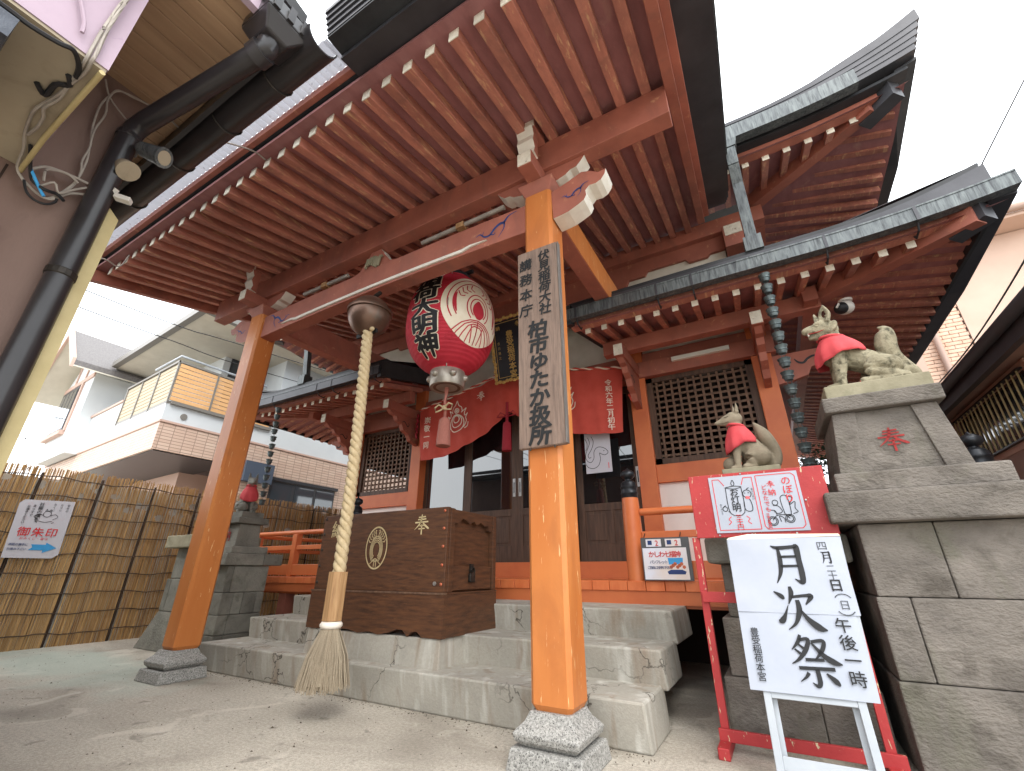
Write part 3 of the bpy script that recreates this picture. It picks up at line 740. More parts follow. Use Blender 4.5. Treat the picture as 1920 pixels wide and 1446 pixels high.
# ---- lower roofs (left and right of the porch) and upper roof, built for the right side and mirrored
def lower_roof(flip):
    f = mx if flip else (lambda x: x)
    SP = .1855; XE = 2.02; YE = 3.86
    def lift(x): t = max(0, (x-.9)/1.15); return .09*t*t
    def zb(y): return 3.265+.25*(y-4.07)
    # boards under the roof: front slope and side slope meeting on the hip
    hx, hy = .27, 5.25
    m = MB()
    fr = [(-1.46,3.92),( .9,3.92),(1.3,3.92),(1.7,3.92),(2.0,3.92)]
    for i in range(len(fr)-1):
        (xa, ya), (xb, yb) = fr[i], fr[i+1]
        ia = min(xa, hx) if xa < hx else hx+(xa-hx)*0; ib = hx if xb > hx else xb
        q = [(xa,ya,zb(ya)+.085+lift(xa)),(xb,yb,zb(yb)+.085+lift(xb)),(ib if xb > hx else xb,hy,zb(hy)+.085),(ia if xa > hx else xa,hy,zb(hy)+.085)]
        m.add([(f(p[0]),p[1],p[2]) for p in q], [(0,1,2,3)])
    m.add([(f(1.89),3.92,zb(3.92)+.085+lift(2.0)),(f(1.89),4.5,zb(3.92)+.125),(f(1.89),13.0,zb(3.92)+.085),(f(hx),13.0,zb(hy)+.085),(f(hx),hy,zb(hy)+.085)], [(0,1,2,3,4)])
    roof = obj('lower_roof', m, 'board_red', hall)
    # front rafters
    first = None
    for i in range(18):
        x = -1.372+SP*i
        if x > 1.62: break
        y1 = 4.9 if x < .55 else max(4.2, 4.9-(x-.55)*.72)
        a, b = sorted((f(x), f(x+.058)))
        m = MB().strip([[(a,y,zb(y)+lift(x)),(b,y,zb(y)+lift(x)),(b,y,zb(y)+.07+lift(x)),(a,y,zb(y)+.07+lift(x))] for y in (4.07,y1)])
        r = obj('rafter', m, 'rafter_red', roof)
        obj('white_rafter_end', B(a-.001,b+.001,4.064,4.07,zb(4.07)+lift(x)-.001,zb(4.07)+.07+lift(x)), 'eave_white', r)
    # side rafters
    for i in range(46):
        y = 4.28+SP*i; x0 = hx+.1 if y > 5.1 else hx+.1+(5.1-y)*1.45
        lf = .07*max(0, 1-(y-4.2)/1.2)
        zz = lambda x: zb(4.07)+lf+.25*(1.87-x)
        a, b = f(x0), f(1.87)
        m = MB().strip([[(q,y,zz(x)),(q,y+.058,zz(x)),(q,y+.058,zz(x)+.07),(q,y,zz(x)+.07)] for x, q in ((x0,a),(1.87,b))])
        obj('rafter', m, 'rafter_red', roof)
    # hip rafter
    m = MB().hexa([(f(.22),5.12,3.36),(f(.32),5.22,3.36),(f(1.86),3.98,3.27),(f(1.78),3.90,3.27),(f(.22),5.12,3.52),(f(.32),5.22,3.52),(f(1.86),3.98,3.46),(f(1.78),3.90,3.46)])
    hp = obj('hip_rafter', m, 'beam_red', roof)
    m = MB().hexa([(f(1.66),4.06,3.26),(f(1.76),4.16,3.26),(f(1.93),3.99,3.29),(f(1.83),3.89,3.29),(f(1.66),4.06,3.48),(f(1.76),4.16,3.48),(f(1.93),3.99,3.50),(f(1.83),3.89,3.50)])
    obj('copper_sheath', m, 'copper_dark', hp)
    # eave boards, fascia, gutter along the front
    def run(name, ya, yb, z0, z1, mt, x0=-1.5, x1=1.86, extra=0):
        sec = []
        for i in range(17):
            x = x0+(x1-x0)*i/16; l = lift(x)
            sec.append([(f(x),ya,z0+l),(f(x),yb,z0+l),(f(x),yb,z1+l+extra*max(0,(x-.9)/1.1)**2),(f(x),ya,z1+l+extra*max(0,(x-.9)/1.1)**2)])
        return obj(name, MB().strip(sec), mt, roof)
    run('eave_board', 3.98,4.075,3.325,3.41,'rafter_red')
    run('eave_soffit', 3.93,4.0,3.40,3.425,'roof_black')
    run('gutter', 3.83,3.92,3.355,3.475,'copper_patina' if not flip else 'copper_dark', -1.5, 2.06)
    run('gutter_lip', 3.825,3.835,3.468,3.482,'copper_patina', -1.5, 2.06)
    run('roof_edge', 3.93,4.02,3.49,3.58,'copper_dark', -1.5, 1.98, .12)
    run('roof_edge', 3.95,4.04,3.58,3.63,'roof_black', -1.5, 1.96, .12)
    # gutter straps
    for x in (-1.40,-.55,-.22,.85,1.45):
        a, b = sorted((f(x), f(x+.022)))
        st = obj('gutter_strap', B(a,b,3.824,3.83,3.35+lift(x),3.48+lift(x)), 'copper_dark', roof)
        m = MB().tube([(f(x+.01),3.86,3.35+lift(x)),(f(x+.01),3.90,3.30+lift(x)),(f(x+.01),3.99,3.29+lift(x)),(f(x+.01),4.02,3.34+lift(x))], .008, 6)
        obj('strap_hook', m, 'roof_black', st)
    # side eave
    a, b = sorted((f(1.872), f(1.90))); obj('eave_board', B(a,b,4.05,13.0,3.30,3.40), 'roof_black', roof)
    a, b = sorted((f(1.90), f(2.06))); obj('side_gutter', MB().hexa([(a,3.922,3.345+.085),(b,3.922,3.345+.085),(b,5.2,3.345),(a,5.2,3.345),(a,3.922,3.47+.085),(b,3.922,3.47+.085),(b,5.2,3.475),(a,5.2,3.475)]).box(a,b,5.2,13.0,3.345,3.475), 'copper_dark', roof)
    # roof covering
    m = MB()
    m.add([(f(-1.5),3.95,3.60),(f(.9),3.95,3.60),(f(1.97),3.95,3.81),(f(.3),5.4,4.12),(f(-1.5),5.4,4.12)], [(0,1,2,3,4)])
    m.add([(f(1.97),3.95,3.81),(f(1.97),5.0,3.62),(f(1.97),13.0,3.60),(f(.3),13.0,4.12),(f(.3),5.4,4.12)], [(0,1,2,3,4)])
    obj('roof_covering', m, 'copper_dark', roof)
    a, b = sorted((f(-1.53), f(-1.46)))
    obj('roof_end_board', MB().strip([[(a,y,zb(y)+.10),(b,y,zb(y)+.10),(b,y,zb(y)+.34),(a,y,zb(y)+.34)] for y in (3.86,5.16)]), 'roof_black', roof)
    # plate beam and brackets
    a, b = sorted((f(-1.36), f(.85))); pb = obj('plate_beam', B(a,b,4.64,4.76,3.245,3.415), 'beam_red', hall, bevel=.004)
    a, b = sorted((f(.70), f(.82))); obj('plate_beam', B(a,b,4.50,12.8,3.262,3.41), 'beam_red', hall)
    for cx in (-1.12,.27):
        c = f(cx)
        am = obj('bracket_arm', B(c-.055,c+.055,4.40,WY,3.09,3.235), 'beam_red', hall, bevel=.004)
        obj('white_end', B(c-.05,c+.05,4.394,4.40,3.095,3.23), 'eave_white', am)
        pr = [(WY,3.089),(4.45,3.089),(4.52,3.04),(4.60,3.03),(4.64,2.97),(4.74,2.93),(4.78,2.85),(4.90,2.80),(4.96,2.72),(WY,2.68)]
        obj('carved_bracket', MB().extrude(pr, lambda y, z: (c-.035,y,z), lambda y, z: (c+.035,y,z)), 'beam_red', am)
        m = MB(); put2d(m, strokes([[(-1,.1,.05),(-.6,.3,.12),(-.2,0,.14),(.1,-.2,.12),(.3,.1,.1),(.1,.3,.05)],[(.2,-.15,.1),(.6,-.4,.08),(.9,-.3,.03)]],4), (c-.037,4.86,2.95), -Y_, Z_, .12); put2d(m, strokes([[(-1,.1,.05),(-.6,.3,.12),(-.2,0,.14),(.1,-.2,.12),(.3,.1,.1),(.1,.3,.05)]],4), (c+.037,4.86,2.95), Y_, Z_, .12)
        ink('carved_scroll', m, 'roof_black', am)
    # corner nosing on the side
    c0, c1 = sorted((f(.37), f(1.10)))
    pr = [(.37,3.06),(1.05,3.06),(1.0,3.0),(.9,2.97),(.86,2.90),(.70,2.86),(.66,2.78),(.5,2.74),(.37,2.72)]
    obj('carved_bracket', MB().extrude([(f(x), z) for x, z in pr], lambda x, z: (x,5.21,z), lambda x, z: (x,5.28,z)), 'beam_red', hall)
    m = MB(); put2d(m, strokes([[(-1,.2,.05),(-.8,-.1,.14),(-.5,-.2,.16),(-.2,.05,.16),(.2,.2,.14),(.5,.05,.1),(.8,.15,.05)]],4), (f(.72),5.205,2.95), X_, Z_, .15)
    ink('carved_scroll', m, 'roof_black', hall)
    return roof
lowR = lower_roof(0); lowL = lower_roof(1)

def upper_roof(flip):
    f = mx if flip else (lambda x: x)
    SP = .1872
    def lift(x): t = max(0, (x-.7)/1.3); return .16*t*t
    def zb(y): return 4.735+.30*(y-4.07)
    m = MB(); hx, hy = .55, 5.0
    fr = [(.03,3.95),(.7,3.95),(1.1,3.95),(1.5,3.95),(1.85,3.95)]
    for i in range(len(fr)-1):
        (xa, ya), (xb, yb) = fr[i], fr[i+1]
        q = [(xa,ya,zb(ya)+.085+lift(xa)),(xb,yb,zb(yb)+.085+lift(xb)),(min(xb,hx),hy,zb(hy)+.085),(min(xa,hx),hy,zb(hy)+.085)]
        m.add([(f(p[0]),p[1],p[2]) for p in q], [(0,1,2,3)] if q[2] != q[3] else [(0,1,2)])
    m.add([(f(1.82),3.95,zb(3.95)+.085+lift(1.85)),(f(1.82),4.6,zb(3.95)+.14),(f(1.82),13.0,zb(3.95)+.085),(f(hx),13.0,zb(hy)+.085),(f(hx),hy,zb(hy)+.085)], [(0,1,2,3,4)])
    roof = obj('upper_roof', m, 'board_red', hall)
    for i in range(9):
        x = .118+SP*i
        if x > 1.5: break
        y1 = 4.86 if x < .6 else 4.86-(x-.6)*.75
        a, b = sorted((f(x-.03), f(x+.03)))
        m = MB().strip([[(a,y,zb(y)+lift(x)),(b,y,zb(y)+lift(x)),(b,y,zb(y)+.07+lift(x)),(a,y,zb(y)+.07+lift(x))] for y in (4.07,max(y1,4.25))])
        r = obj('rafter', m, 'rafter_red', roof)
        obj('white_rafter_end', B(a-.001,b+.001,4.064,4.07,zb(4.07)+lift(x)-.001,zb(4.07)+.07+lift(x)), 'eave_white', r)
    for i in range(24):
        y = 4.22+SP*i; x0 = .62 if y > 4.9 else .62+(4.9-y)*1.35
        lf = .13*max(0, 1-(y-4.1)/1.2)
        zz = lambda x: zb(4.07)+lf+.30*(1.78-x)
        m = MB().strip([[(f(x),y,zz(x)),(f(x),y+.06,zz(x)),(f(x),y+.06,zz(x)+.07),(f(x),y,zz(x)+.07)] for x in (x0,1.78)])
        obj('rafter', m, 'rafter_red', roof)
    m = MB().hexa([(f(.40),4.93,4.86),(f(.49),5.02,4.86),(f(1.62),4.07,4.79),(f(1.54),3.99,4.79),(f(.40),4.93,5.03),(f(.49),5.02,5.03),(f(1.62),4.07,5.0),(f(1.54),3.99,5.0)])
    hp = obj('hip_rafter', m, 'beam_red', roof)
    m = MB().hexa([(f(1.47),4.12,4.77),(f(1.57),4.22,4.77),(f(1.80),4.01,4.80),(f(1.70),3.91,4.80),(f(1.47),4.12,5.02),(f(1.57),4.22,5.02),(f(1.80),4.01,5.04),(f(1.70),3.91,5.04)])
    obj('copper_sheath', m, 'copper_dark', hp)
    def run(name, ya, yb, z0, z1, mt, x0=.05, x1=1.75, extra=0):
        sec = []
        for i in range(17):
            x = x0+(x1-x0)*i/16; l = lift(x); e = extra*max(0, (x-.5)/1.6)**2
            sec.append([(f(x),ya,z0+l+e*.6),(f(x),yb,z0+l+e*.6),(f(x),yb,z1+l+e),(f(x),ya,z1+l+e)])
        return obj(name, MB().strip(sec), mt, roof)
    run('eave_board', 3.98,4.075,4.79,4.89,'beam_red')
    run('eave_soffit', 3.88,3.99,4.86,4.89,'roof_black', .05, 1.85)
    run('gutter', 3.74,3.84,4.86,5.03,'copper_patina', .27, 1.46)
    for j in range(5):
        run('eave_layer', 3.80-.006*j,3.92,4.90+.046*j,4.94+.046*j,'copper_dark', .05, 1.92+.026*j, .10+.042*j)
    m = MB()
    m.add([(f(.05),3.82,5.12),(f(.8),3.82,5.12),(f(1.5),3.82,5.27),(f(2.02),3.82,5.52),(f(.5),5.2,5.95),(f(.05),5.2,5.95)], [(0,1,2,3,4,5)])
    m.add([(f(2.02),3.82,5.52),(f(1.94),4.6,5.26),(f(1.9),13.0,5.14),(f(.5),13.0,5.95),(f(.5),5.2,5.95)], [(0,1,2,3,4)])
    obj('roof_covering', m, 'copper_dark', roof)
    for j in range(4):
        a, b = sorted((f(1.86), f(1.93+.022*j)))
        zf = 5.09+.060*j+.008*j*j; zk = 4.87+.05*j
        obj('side_layer', MB().hexa([(a,3.921,zf),(b,3.921,zf),(b,5.0,zk),(a,5.0,zk),(a,3.921,zf+.055),(b,3.921,zf+.055),(b,5.0,zk+.046),(a,5.0,zk+.046)]).box(a,b,5.0,13.0,zk,zk+.046), 'copper_dark', roof)
    a, b = sorted((f(1.76), f(1.93))); obj('side_soffit', MB().hexa([(a,3.885,5.0),(b,3.885,5.055),(b,5.0,4.85),(a,5.0,4.85),(a,3.885,5.02),(b,3.885,5.085),(b,5.0,4.868),(a,5.0,4.868)]).box(a,b,5.0,13.0,4.85,4.87), 'roof_black', roof)
    a, b = sorted((f(-2.895), f(.62))); obj('upper_plate', B(a,b,4.78,4.92,4.60,4.80), 'beam_red', hall)
    a, b = sorted((f(.50), f(.62))); obj('upper_plate', B(a,b,4.93,12.8,4.60,4.80), 'beam_red', hall)
    # carved apron under the plate and post heads
    ap = [(-2.895,4.60),(.36,4.60),(.36,4.40),(.0,4.40),(-.04,4.36),(-.25,4.36),(-.29,4.42),(-.75,4.42),(-.79,4.36),(-1.0,4.36),(-1.04,4.28),(-2.895,4.28)]
    obj('apron_board', MB().extrude([(f(x), z) for x, z in ap], lambda x, z: (x,4.86,z), lambda x, z: (x,4.90,z)), 'beam_red', hall)
    a, b = sorted((f(.17), f(.39))); ph = obj('post_head', B(a,b,4.70,5.16,4.30,4.60), 'beam_red', hall, bevel=.004)
    obj('white_end', B(a+.02,b-.02,4.692,4.70,4.45,4.59), 'eave_white', ph)
    obj('upper_column', B(a+.01,b-.01,5.0,5.2,3.9,4.30), 'beam_red', hall)
    a, b = sorted((f(.30), f(.36))); obj('side_wall', B(a,b,5.2,12.8,3.6,4.9), 'plaster_grey', hall)
    # downspout from the upper gutter to the lower roof
    dx = .37
    dp = obj('rain_hopper', MB().frustum((f(dx)-.055,f(dx)+.055,3.755,3.855), 4.78, (f(dx)-.075,f(dx)+.075,3.74,3.87), 4.86), 'copper_patina', hall)
    m = MB()
    for a, b in (((f(dx),3.80,4.78),(f(dx),3.84,4.60)),((f(dx),3.84,4.60),(f(dx),3.93,4.42)),((f(dx),3.93,4.42),(f(dx),4.02,3.74))):
        m.bar(a, b, .095, .075, (0,1,0))
    obj('downspout', m, 'copper_patina', dp)
    obj('spout_box', B(f(dx)-.075,f(dx)+.075,3.93,4.08,3.62,3.78), 'copper_patina', dp)
    return roof
upR = upper_roof(0); upL = upper_roof(1)
# ridge block so that the hall has a roof from every side
m = MB().add([(mx(.5),5.2,5.95),(.5,5.2,5.95),(-.6,6.9,7.1),(mx(-.6),6.9,7.1),(mx(.5),13.0,5.95),(.5,13.0,5.95)], [(0,1,2,3),(4,3,2,5),(1,5,2),(0,3,4)])
obj('main_roof', m, 'copper_dark', hall)
m = MB().add([(-6.2,4.3,4.83),(.30,4.3,4.83),(.5,5.2,5.95),(mx(.5),5.2,5.95)], [(0,1,2,3)])
obj('porch_saddle', m, 'copper_dark', hall)

# ================================================================== steps
steps = thing('concrete_steps', 'three cracked grey concrete steps up to the orange veranda', 'steps', (-2.83,2.7,0))
for i, (y, z0, z1, xa, xb) in enumerate(((2.70,0,.228,-4.93,-.725),(3.10,.0,.415,-4.86,-.705),(3.52,.0,.60,-4.80,-.70))):
    yy = (3.10,3.52,DY+.04)[i]
    m = MB().hexa([(xa,y+.02,z0 if i == 0 else (.20,.39)[i-1]),(xb,y+.02,z0 if i == 0 else (.20,.39)[i-1]),(xb,yy+.06,z0 if i == 0 else (.20,.39)[i-1]),(xa,yy+.06,z0 if i == 0 else (.20,.39)[i-1]),(xa+.015,y-.02,z1),(xb-.015,y-.02,z1),(xb-.015,yy+.06,z1),(xa+.015,yy+.06,z1)])
    obj('step', m, 'step_concrete', steps, bevel=.012, seg=2)
obj('box_footing', MB().frustum((-3.585,-2.165,2.80,3.2), .22, (-3.575,-2.175,2.815,3.2), .408), 'step_concrete', steps, bevel=.008)
# ================================================================== offering box
ob = thing('offering_box', 'dark brown wooden offering box with a round crest in front of the doors', 'offering box', (-2.88,3.15,.408))
bx0, bx1, by0, by1 = -3.605, -2.155, 2.805, 3.53
sk = [(bx0,.692),(bx0,.412),(bx0+.16,.412),(bx0+.17,.44),(bx0+.22,.45),(bx0+.26,.415),(bx0+.50,.425),(bx0+.62,.405),(bx0+.74,.42),(bx0+.84,.405),(bx0+.95,.425),(bx0+1.02,.45),(bx0+1.08,.45),(bx0+1.13,.408),(bx0+1.17,.44),(bx0+1.22,.445),(bx0+1.27,.41),(bx1,.41),(bx1,.692)]
sk = list(reversed(sk))
obj('front_skirt', MB().extrude(sk, lambda x, z: (x,by0,z), lambda x, z: (x,by0+.04,z)), 'box_wood', ob)
obj('side_skirt', B(bx1-.04,bx1,by0+.041,by1,.412,.69), 'box_wood', ob)
obj('side_skirt', B(bx0,bx0+.04,by0+.041,by1,.412,.69), 'box_wood', ob)
obj('back_board', B(bx0+.041,bx1-.041,by1-.03,by1,.412,1.31), 'box_wood', ob)
obj('skirt_moulding', B(bx0-.004,bx1+.004,by0-.005,by0+.03,.692,.704), 'lattice_wood', ob)
obj('skirt_moulding', B(bx1-.03,bx1+.004,by0+.031,by1+.003,.692,.704), 'box_wood', ob)
obj('front_panel', B(bx0+.012,bx1-.012,by0+.012,by0+.05,.704,1.317), 'box_wood', ob, bevel=.004)
obj('side_panel', B(bx1-.075,bx1-.050,by0+.051,by1,.704,1.31), 'box_wood', ob)
obj('side_panel', B(bx0+.022,bx0+.05,by0+.051,by1,.704,1.31), 'box_wood', ob)
for y in (by0+.05, by1-.055): obj('corner_stile', B(bx1-.0495,bx1-.008,y+.001,y+.055,.704,1.31), 'box_wood', ob, bevel=.003)
# carved apron and drawer on the right side
ap = [(by0+.11,1.305),(by0+.11,1.20),(by0+.17,1.20),(by0+.18,1.215),(by0+.22,1.245),(by0+.26,1.235),(by0+.32,1.21),(by0+.38,1.235),(by0+.42,1.205),(by0+.48,1.235),(by0+.54,1.21),(by0+.60,1.215),(by0+.61,1.175),(by0+.668,1.17),(by0+.668,1.305)]
obj('carved_apron', MB().extrude(ap, lambda y, z: (bx1-.0495,y,z), lambda y, z: (bx1-.014,y,z)), 'box_wood', ob)
dr = obj('drawer', B(bx1-.0495,bx1-.022,by0+.112,by1-.060,.716,.885), 'box_wood', ob, bevel=.003)
lk = obj('padlock', MB().box(bx1-.021,bx1+.006,3.13,3.20,.77,.835), 'iron', dr, bevel=.006)
obj('shackle', MB().tube([(bx1,3.14+.02*0,.83),(bx1,3.14,.86),(bx1,3.152,.878),(bx1,3.178,.878),(bx1,3.19,.86),(bx1,3.19,.83)], .007, 6), 'iron', lk, smooth=True)
obj('hasp', B(bx1-.0215,bx1-.006,3.145,3.185,.84,.905), 'iron', dr)
# top rail and slats
obj('top_rim', MB().box(bx0+.012,bx1-.012,by0+.051,by0+.09,1.27,1.312).box(bx0+.06,bx1-.06,by1-.09,by1-.035,1.27,1.312), 'box_wood', ob)
s0 = obj('slat', B(bx0+.10,bx0+.13,by0+.09,by1-.09,1.255,1.29), 'box_wood', ob)
for i in range(1, 15): rep(s0, (.088*i,0,0))
# rivets
for x, mt in ((bx1-.045,'copper_nail'),(bx0+.04,'iron')):
    for i in range(5): obj('rivet', MB().ball((x,by0+.012,.76+.132*i), (.013,.008,.013), 8, 6), mt, ob, smooth=True)
obj('keyhole_plate', MB().lathe([(.001,0),(.014,.001),(.014,.008)], (bx1-.10,by0+.004,.765), 10, 'Y'), 'steel', ob)
fy = by0+.0105
ink('lettering', column(MB(), '奉', (bx1-.27,fy,1.195), X_, Z_, .155), 'gold_line', ob)
ink('lettering', column(MB(), '納', (bx0+.21,fy,1.195), X_, Z_, .155, bold=.012), 'gold_line', ob)
m = MB(); C_ = (-2.895+.0, fy, 1.03)
rings = [circ(0,0,1.0,40), circ(0,0,.96,40)]
for k, rr in enumerate((.34,.42,.50,.58)):
    rings.append([(rr*math.cos(a)*(1), -.10+rr*1.1*math.sin(a)) for a in [R(-58+296*i/30) for i in range(31)]])
for k in range(3): rings.append([(-.5+.1*k*.9,-.78+.05*k),(-.2+.02*k,-.58-.02*k),(0,-.52-.07*k),(.2-.02*k,-.58-.02*k),(.5-.1*k*.9,-.78+.05*k)])
for s_ in (-1, 1):
    for k in range(5):
        a = R(90+s_*(12+13*k)); rings.append([(.62*math.cos(a), .62*math.sin(a)+.02), (.74*math.cos(a+s_*.10), .74*math.sin(a+s_*.10)), (.88*math.cos(a), .88*math.sin(a))])
    for k in range(3):
        a = R(90+s_*(10+14*k)); rings.append([(.44*math.cos(a), .44*math.sin(a)), (.52*math.cos(a+s_*.14), .50*math.sin(a+s_*.14)+.04), (.58*math.cos(a), .58*math.sin(a)+.03)])
    rings.append([(s_*.12,.68),(s_*.2,.76),(s_*.12,.84)]); rings.append([(s_*.08,-.62),(s_*.10,-.9)])
for ln in rings: put2d(m, stroke([(x*.72, y, .035) for x, y in ln], 2), C_, X_, Z_, .165)
ink('crest', m, 'gold_line', ob)

# ================================================================== bell with its rope
br = thing('bell_rope', 'round bronze shrine bell with thick twisted rope, wooden sleeve and hemp tassel', 'bell', (-2.70,2.27,.16))
bc = Vector((-2.745,2.27,2.93)); br_ = .182
prof = []
for i in range(25):
    a = math.pi*i/24; r = br_*math.sin(a); h = -br_*1.05*math.cos(a)
    prof.append((r, h))
bell = obj('bell', MB().lathe(prof, bc, 36), 'bell_bronze', br, smooth=True)
obj('bell_band', MB().lathe([(br_-.004,-.02),(br_+.012,-.018),(br_+.014,.012),(br_+.008,.018),(br_-.012,.03)], bc+Vector((0,0,.04)), 36), 'bell_bronze', bell, smooth=True)
obj('bell_slot', MB().box(bc.x-.12,bc.x+.12,bc.y-.010,bc.y+.010,bc.z-br_*1.052,bc.z-br_*.86), 'ink', bell)
obj('hanger', MB().tube([bc+Vector((0,0,br_*.9)), bc+Vector((0,.03,br_+.05)), bc+Vector((0,.08,br_+.12))], .02, 8), 'iron', bell, smooth=True)
# three-strand twisted rope
top, bot = Vector((-2.715,2.25,2.76)), Vector((-2.675,2.265,.83)); m = MB(); n = 150
for s_ in range(3):
    pts = []
    for i in range(n+1):
        t = i/n; a = 2*math.pi*(t*11+s_/3); c = top.lerp(bot, t); c = c+Vector((.03*math.sin(t*2.5),0,0))
        pts.append(c+Vector((math.cos(a), math.sin(a), 0))*.021)
    m.tube(pts, .0255, 8)
obj('rope', m, 'rope', br, smooth=True)
obj('knot', MB().ball((-2.655,2.24,2.765), (.025,.02,.02)), 'rope', br, smooth=True)
sx, sy = -2.665, 2.27
m = MB(); oc = [(.065*math.cos(R(22.5+45*i)), .065*math.sin(R(22.5+45*i))) for i in range(8)]
m.strip([[(sx+x,sy+y,z) for x, y in oc] for z in (.545,.845)])
obj('wooden_sleeve', m, 'sleeve_wood', br)
obj('tassel_ring', MB().lathe([(.03,.0),(.062,.004),(.072,.018),(.072,.03),(.062,.044),(.03,.048)], (sx,sy,.497), 20), 'tassel_white', br, smooth=True)
m = MB(); 
for i in range(900):
    a = random.uniform(0, 2*math.pi); q = math.sqrt(random.random()); r0_ = .052*q; r1_ = (.155+.02*random.random())*q; zl = .155+.03*random.random()+.02*(1-q)
    da = random.uniform(-.16,.16); w = .0022
    p0 = Vector((sx+r0_*math.cos(a), sy+r0_*math.sin(a), .51)); p1 = Vector((sx+(r0_*.45+r1_*.62)*math.cos(a), sy+(r0_*.45+r1_*.62)*math.sin(a), .35)); p2 = Vector((sx+r1_*math.cos(a+da), sy+r1_*math.sin(a+da), zl))
    t_ = Vector((-math.sin(a), math.cos(a), 0))*w; nn = Vector((math.cos(a), math.sin(a), 0))*w
    k = len(m.v)
    for p in (p0, p1, p2): m.v += [p-t_, p+nn, p+t_]
    for j in range(2):
        for q_ in range(3):
            b_ = k+3*j+q_; c_ = k+3*j+(q_+1) % 3; m.f.append((b_, c_, c_+3, b_+3)); m.mi.append(0)
tz = obj('tassel', m, 'tassel_hemp', br, normals=False); stuff(tz)
obj('tassel_core', MB().lathe([(.045,.51),(.08,.42),(.12,.30),(.135,.20),(.11,.18)], (sx,sy,0), 24), 'tassel_hemp', br, smooth=True)

# ================================================================== paper lantern
LC = Vector((-2.49,3.10,3.185)); LH = .535; LR = .445
lt = thing('paper_lantern', 'big red paper lantern with black lettering hanging behind the porch beam', 'lantern', (LC.x,LC.y,2.4))
def lr(z):
    t = max(-1, min(1, z/(LH*1.04))); return LR*(1-abs(t)**2.5)**.5
m = MB(); sec = []; nr = 132
for i in range(nr+1):
    z = -LH+2*LH*i/nr; r = max(lr(z), .165 if z < 0 else .20)+.0065*abs(math.cos(math.pi*i/4))
    sec.append([(LC.x+r*math.cos(2*math.pi*j/72), LC.y+r*math.sin(2*math.pi*j/72), LC.z+z) for j in range(72)])
m.strip(sec); body = obj('lantern_body', m, 'lantern_red', lt, smooth=True)
def wrap(mb, vf, ang, zc, size, off, wide=1.0, sub=True):
    """wrap a 2-D figure round the lantern"""
    vs, fs = vf; bm_ = bmesh.new()
    bv = [bm_.verts.new((p[0]*wide*size, p[1]*size, .0003*(p[2] if len(p) > 2 else 0))) for p in vs]
    for f_ in fs:
        try: bm_.faces.new([bv[i] for i in f_])
        except ValueError: pass
    for _ in range(3):
        e = [e_ for e_ in bm_.edges if e_.calc_length() > .03]
        if not e: break
        bmesh.ops.subdivide_edges(bm_, edges=e, cuts=1)
        bmesh.ops.triangulate(bm_, faces=bm_.faces[:])
    bm_.verts.index_update(); k = len(mb.v)
    for v_ in bm_.verts:
        z = zc+v_.co.y; r = max(lr(z), .165)+off+.0065+v_.co.z; a = ang+v_.co.x/LR
        mb.v.append(Vector((LC.x+r*math.cos(a), LC.y+r*math.sin(a), LC.z+z)))
    for f_ in bm_.faces: mb.f.append(tuple(k+v_.index for v_ in f_.verts)); mb.mi.append(0)
    bm_.free()
TA = R(-88)
mo, mi_ = MB(), MB()
for i, ch in enumerate('稲荷大明神'):
    zc = .335-.178*i
    wrap(mo, glyph(ch, .085), TA, zc, .205, .002, 1.6); wrap(mi_, glyph(ch, .045), TA, zc, .205, .006, 1.6)
ink('lettering_outline', mo, 'lantern_cream', body); ink('lettering', mi_, 'ink', body)
EA = R(-17); ez = 0; er = .375
disc = [(0,0)]+[(math.cos(2*math.pi*i/48), math.sin(2*math.pi*i/48)) for i in range(48)]
m = MB(); wrap(m, (disc, [(0,i+1,(i+1) % 48+1) for i in range(48)]), EA, ez, er, .003)
cd = ink('crest_disc', m, 'lantern_cream', body)
m = MB(); lines = []
for k, rr in enumerate((.84,.70)): lines.append([(rr*math.cos(a), rr*math.sin(a)+.05) for a in [R(-32+244*i/30) for i in range(31)]])
for k, rr in enumerate((.30,.42)): lines.append([(rr*.8*math.cos(a), rr*math.sin(a)-.02) for a in [R(-50+280*i/24) for i in range(25)]])
for k, rr in enumerate((.9,.72,.52,.32)): lines.append([(-.95*rr/.9+.05,-.95),(-.5*rr,-.62+.12*rr),(0,-.36+.3*(rr-.9)),(.5*rr,-.62+.12*rr),(.95*rr/.9-.05,-.95)])
for s_ in (-1, 1):
    for k in range(4):
        a = R(90+s_*(14+15*k)); lines.append([(.46*math.cos(a), .46*math.sin(a)+.03), (.55*math.cos(a+s_*.16), .55*math.sin(a+s_*.16)+.04), (.66*math.cos(a), .66*math.sin(a)+.05)])
    lines.append([(s_*.18,-.5),(s_*.12,-.95)]); lines.append([(0,-.38),(0,-.98)])
for ln in lines: wrap(m, stroke([(x, y, .03) for x, y in ln], 2), EA, ez, er, .006)
for s_ in (-1, 1): wrap(m, stroke([(s_*.60,.34,.02),(s_*.66,.10,.10),(s_*.60,-.24,.03)], 6), EA, ez, er, .006)
wrap(m, stroke([(0,.22,.05),(0,.05,.30),(0,-.16,.34),(0,-.32,.1)], 6), EA, ez, er, .006)
ink('crest_lines', m, 'lantern_red', cd)
rim = obj('top_ring', MB().lathe([(.15,.0),(.20,.0),(.205,.06),(.19,.08),(.15,.08)], LC+Vector((0,0,LH-.03)), 32), 'roof_black', lt, smooth=True)
rb = obj('bottom_ring', MB().lathe([(.12,-.155),(.165,-.16),(.17,-.15),(.172,.0),(.165,.012),(.12,.012)], LC+Vector((0,0,-LH)), 32), 'lantern_metal', lt, smooth=True)
obj('ring_bottom', MB().lathe([(.001,-.15),(.165,-.158),(.165,-.15)], LC+Vector((0,0,-LH)), 32), 'bell_bronze', rb)
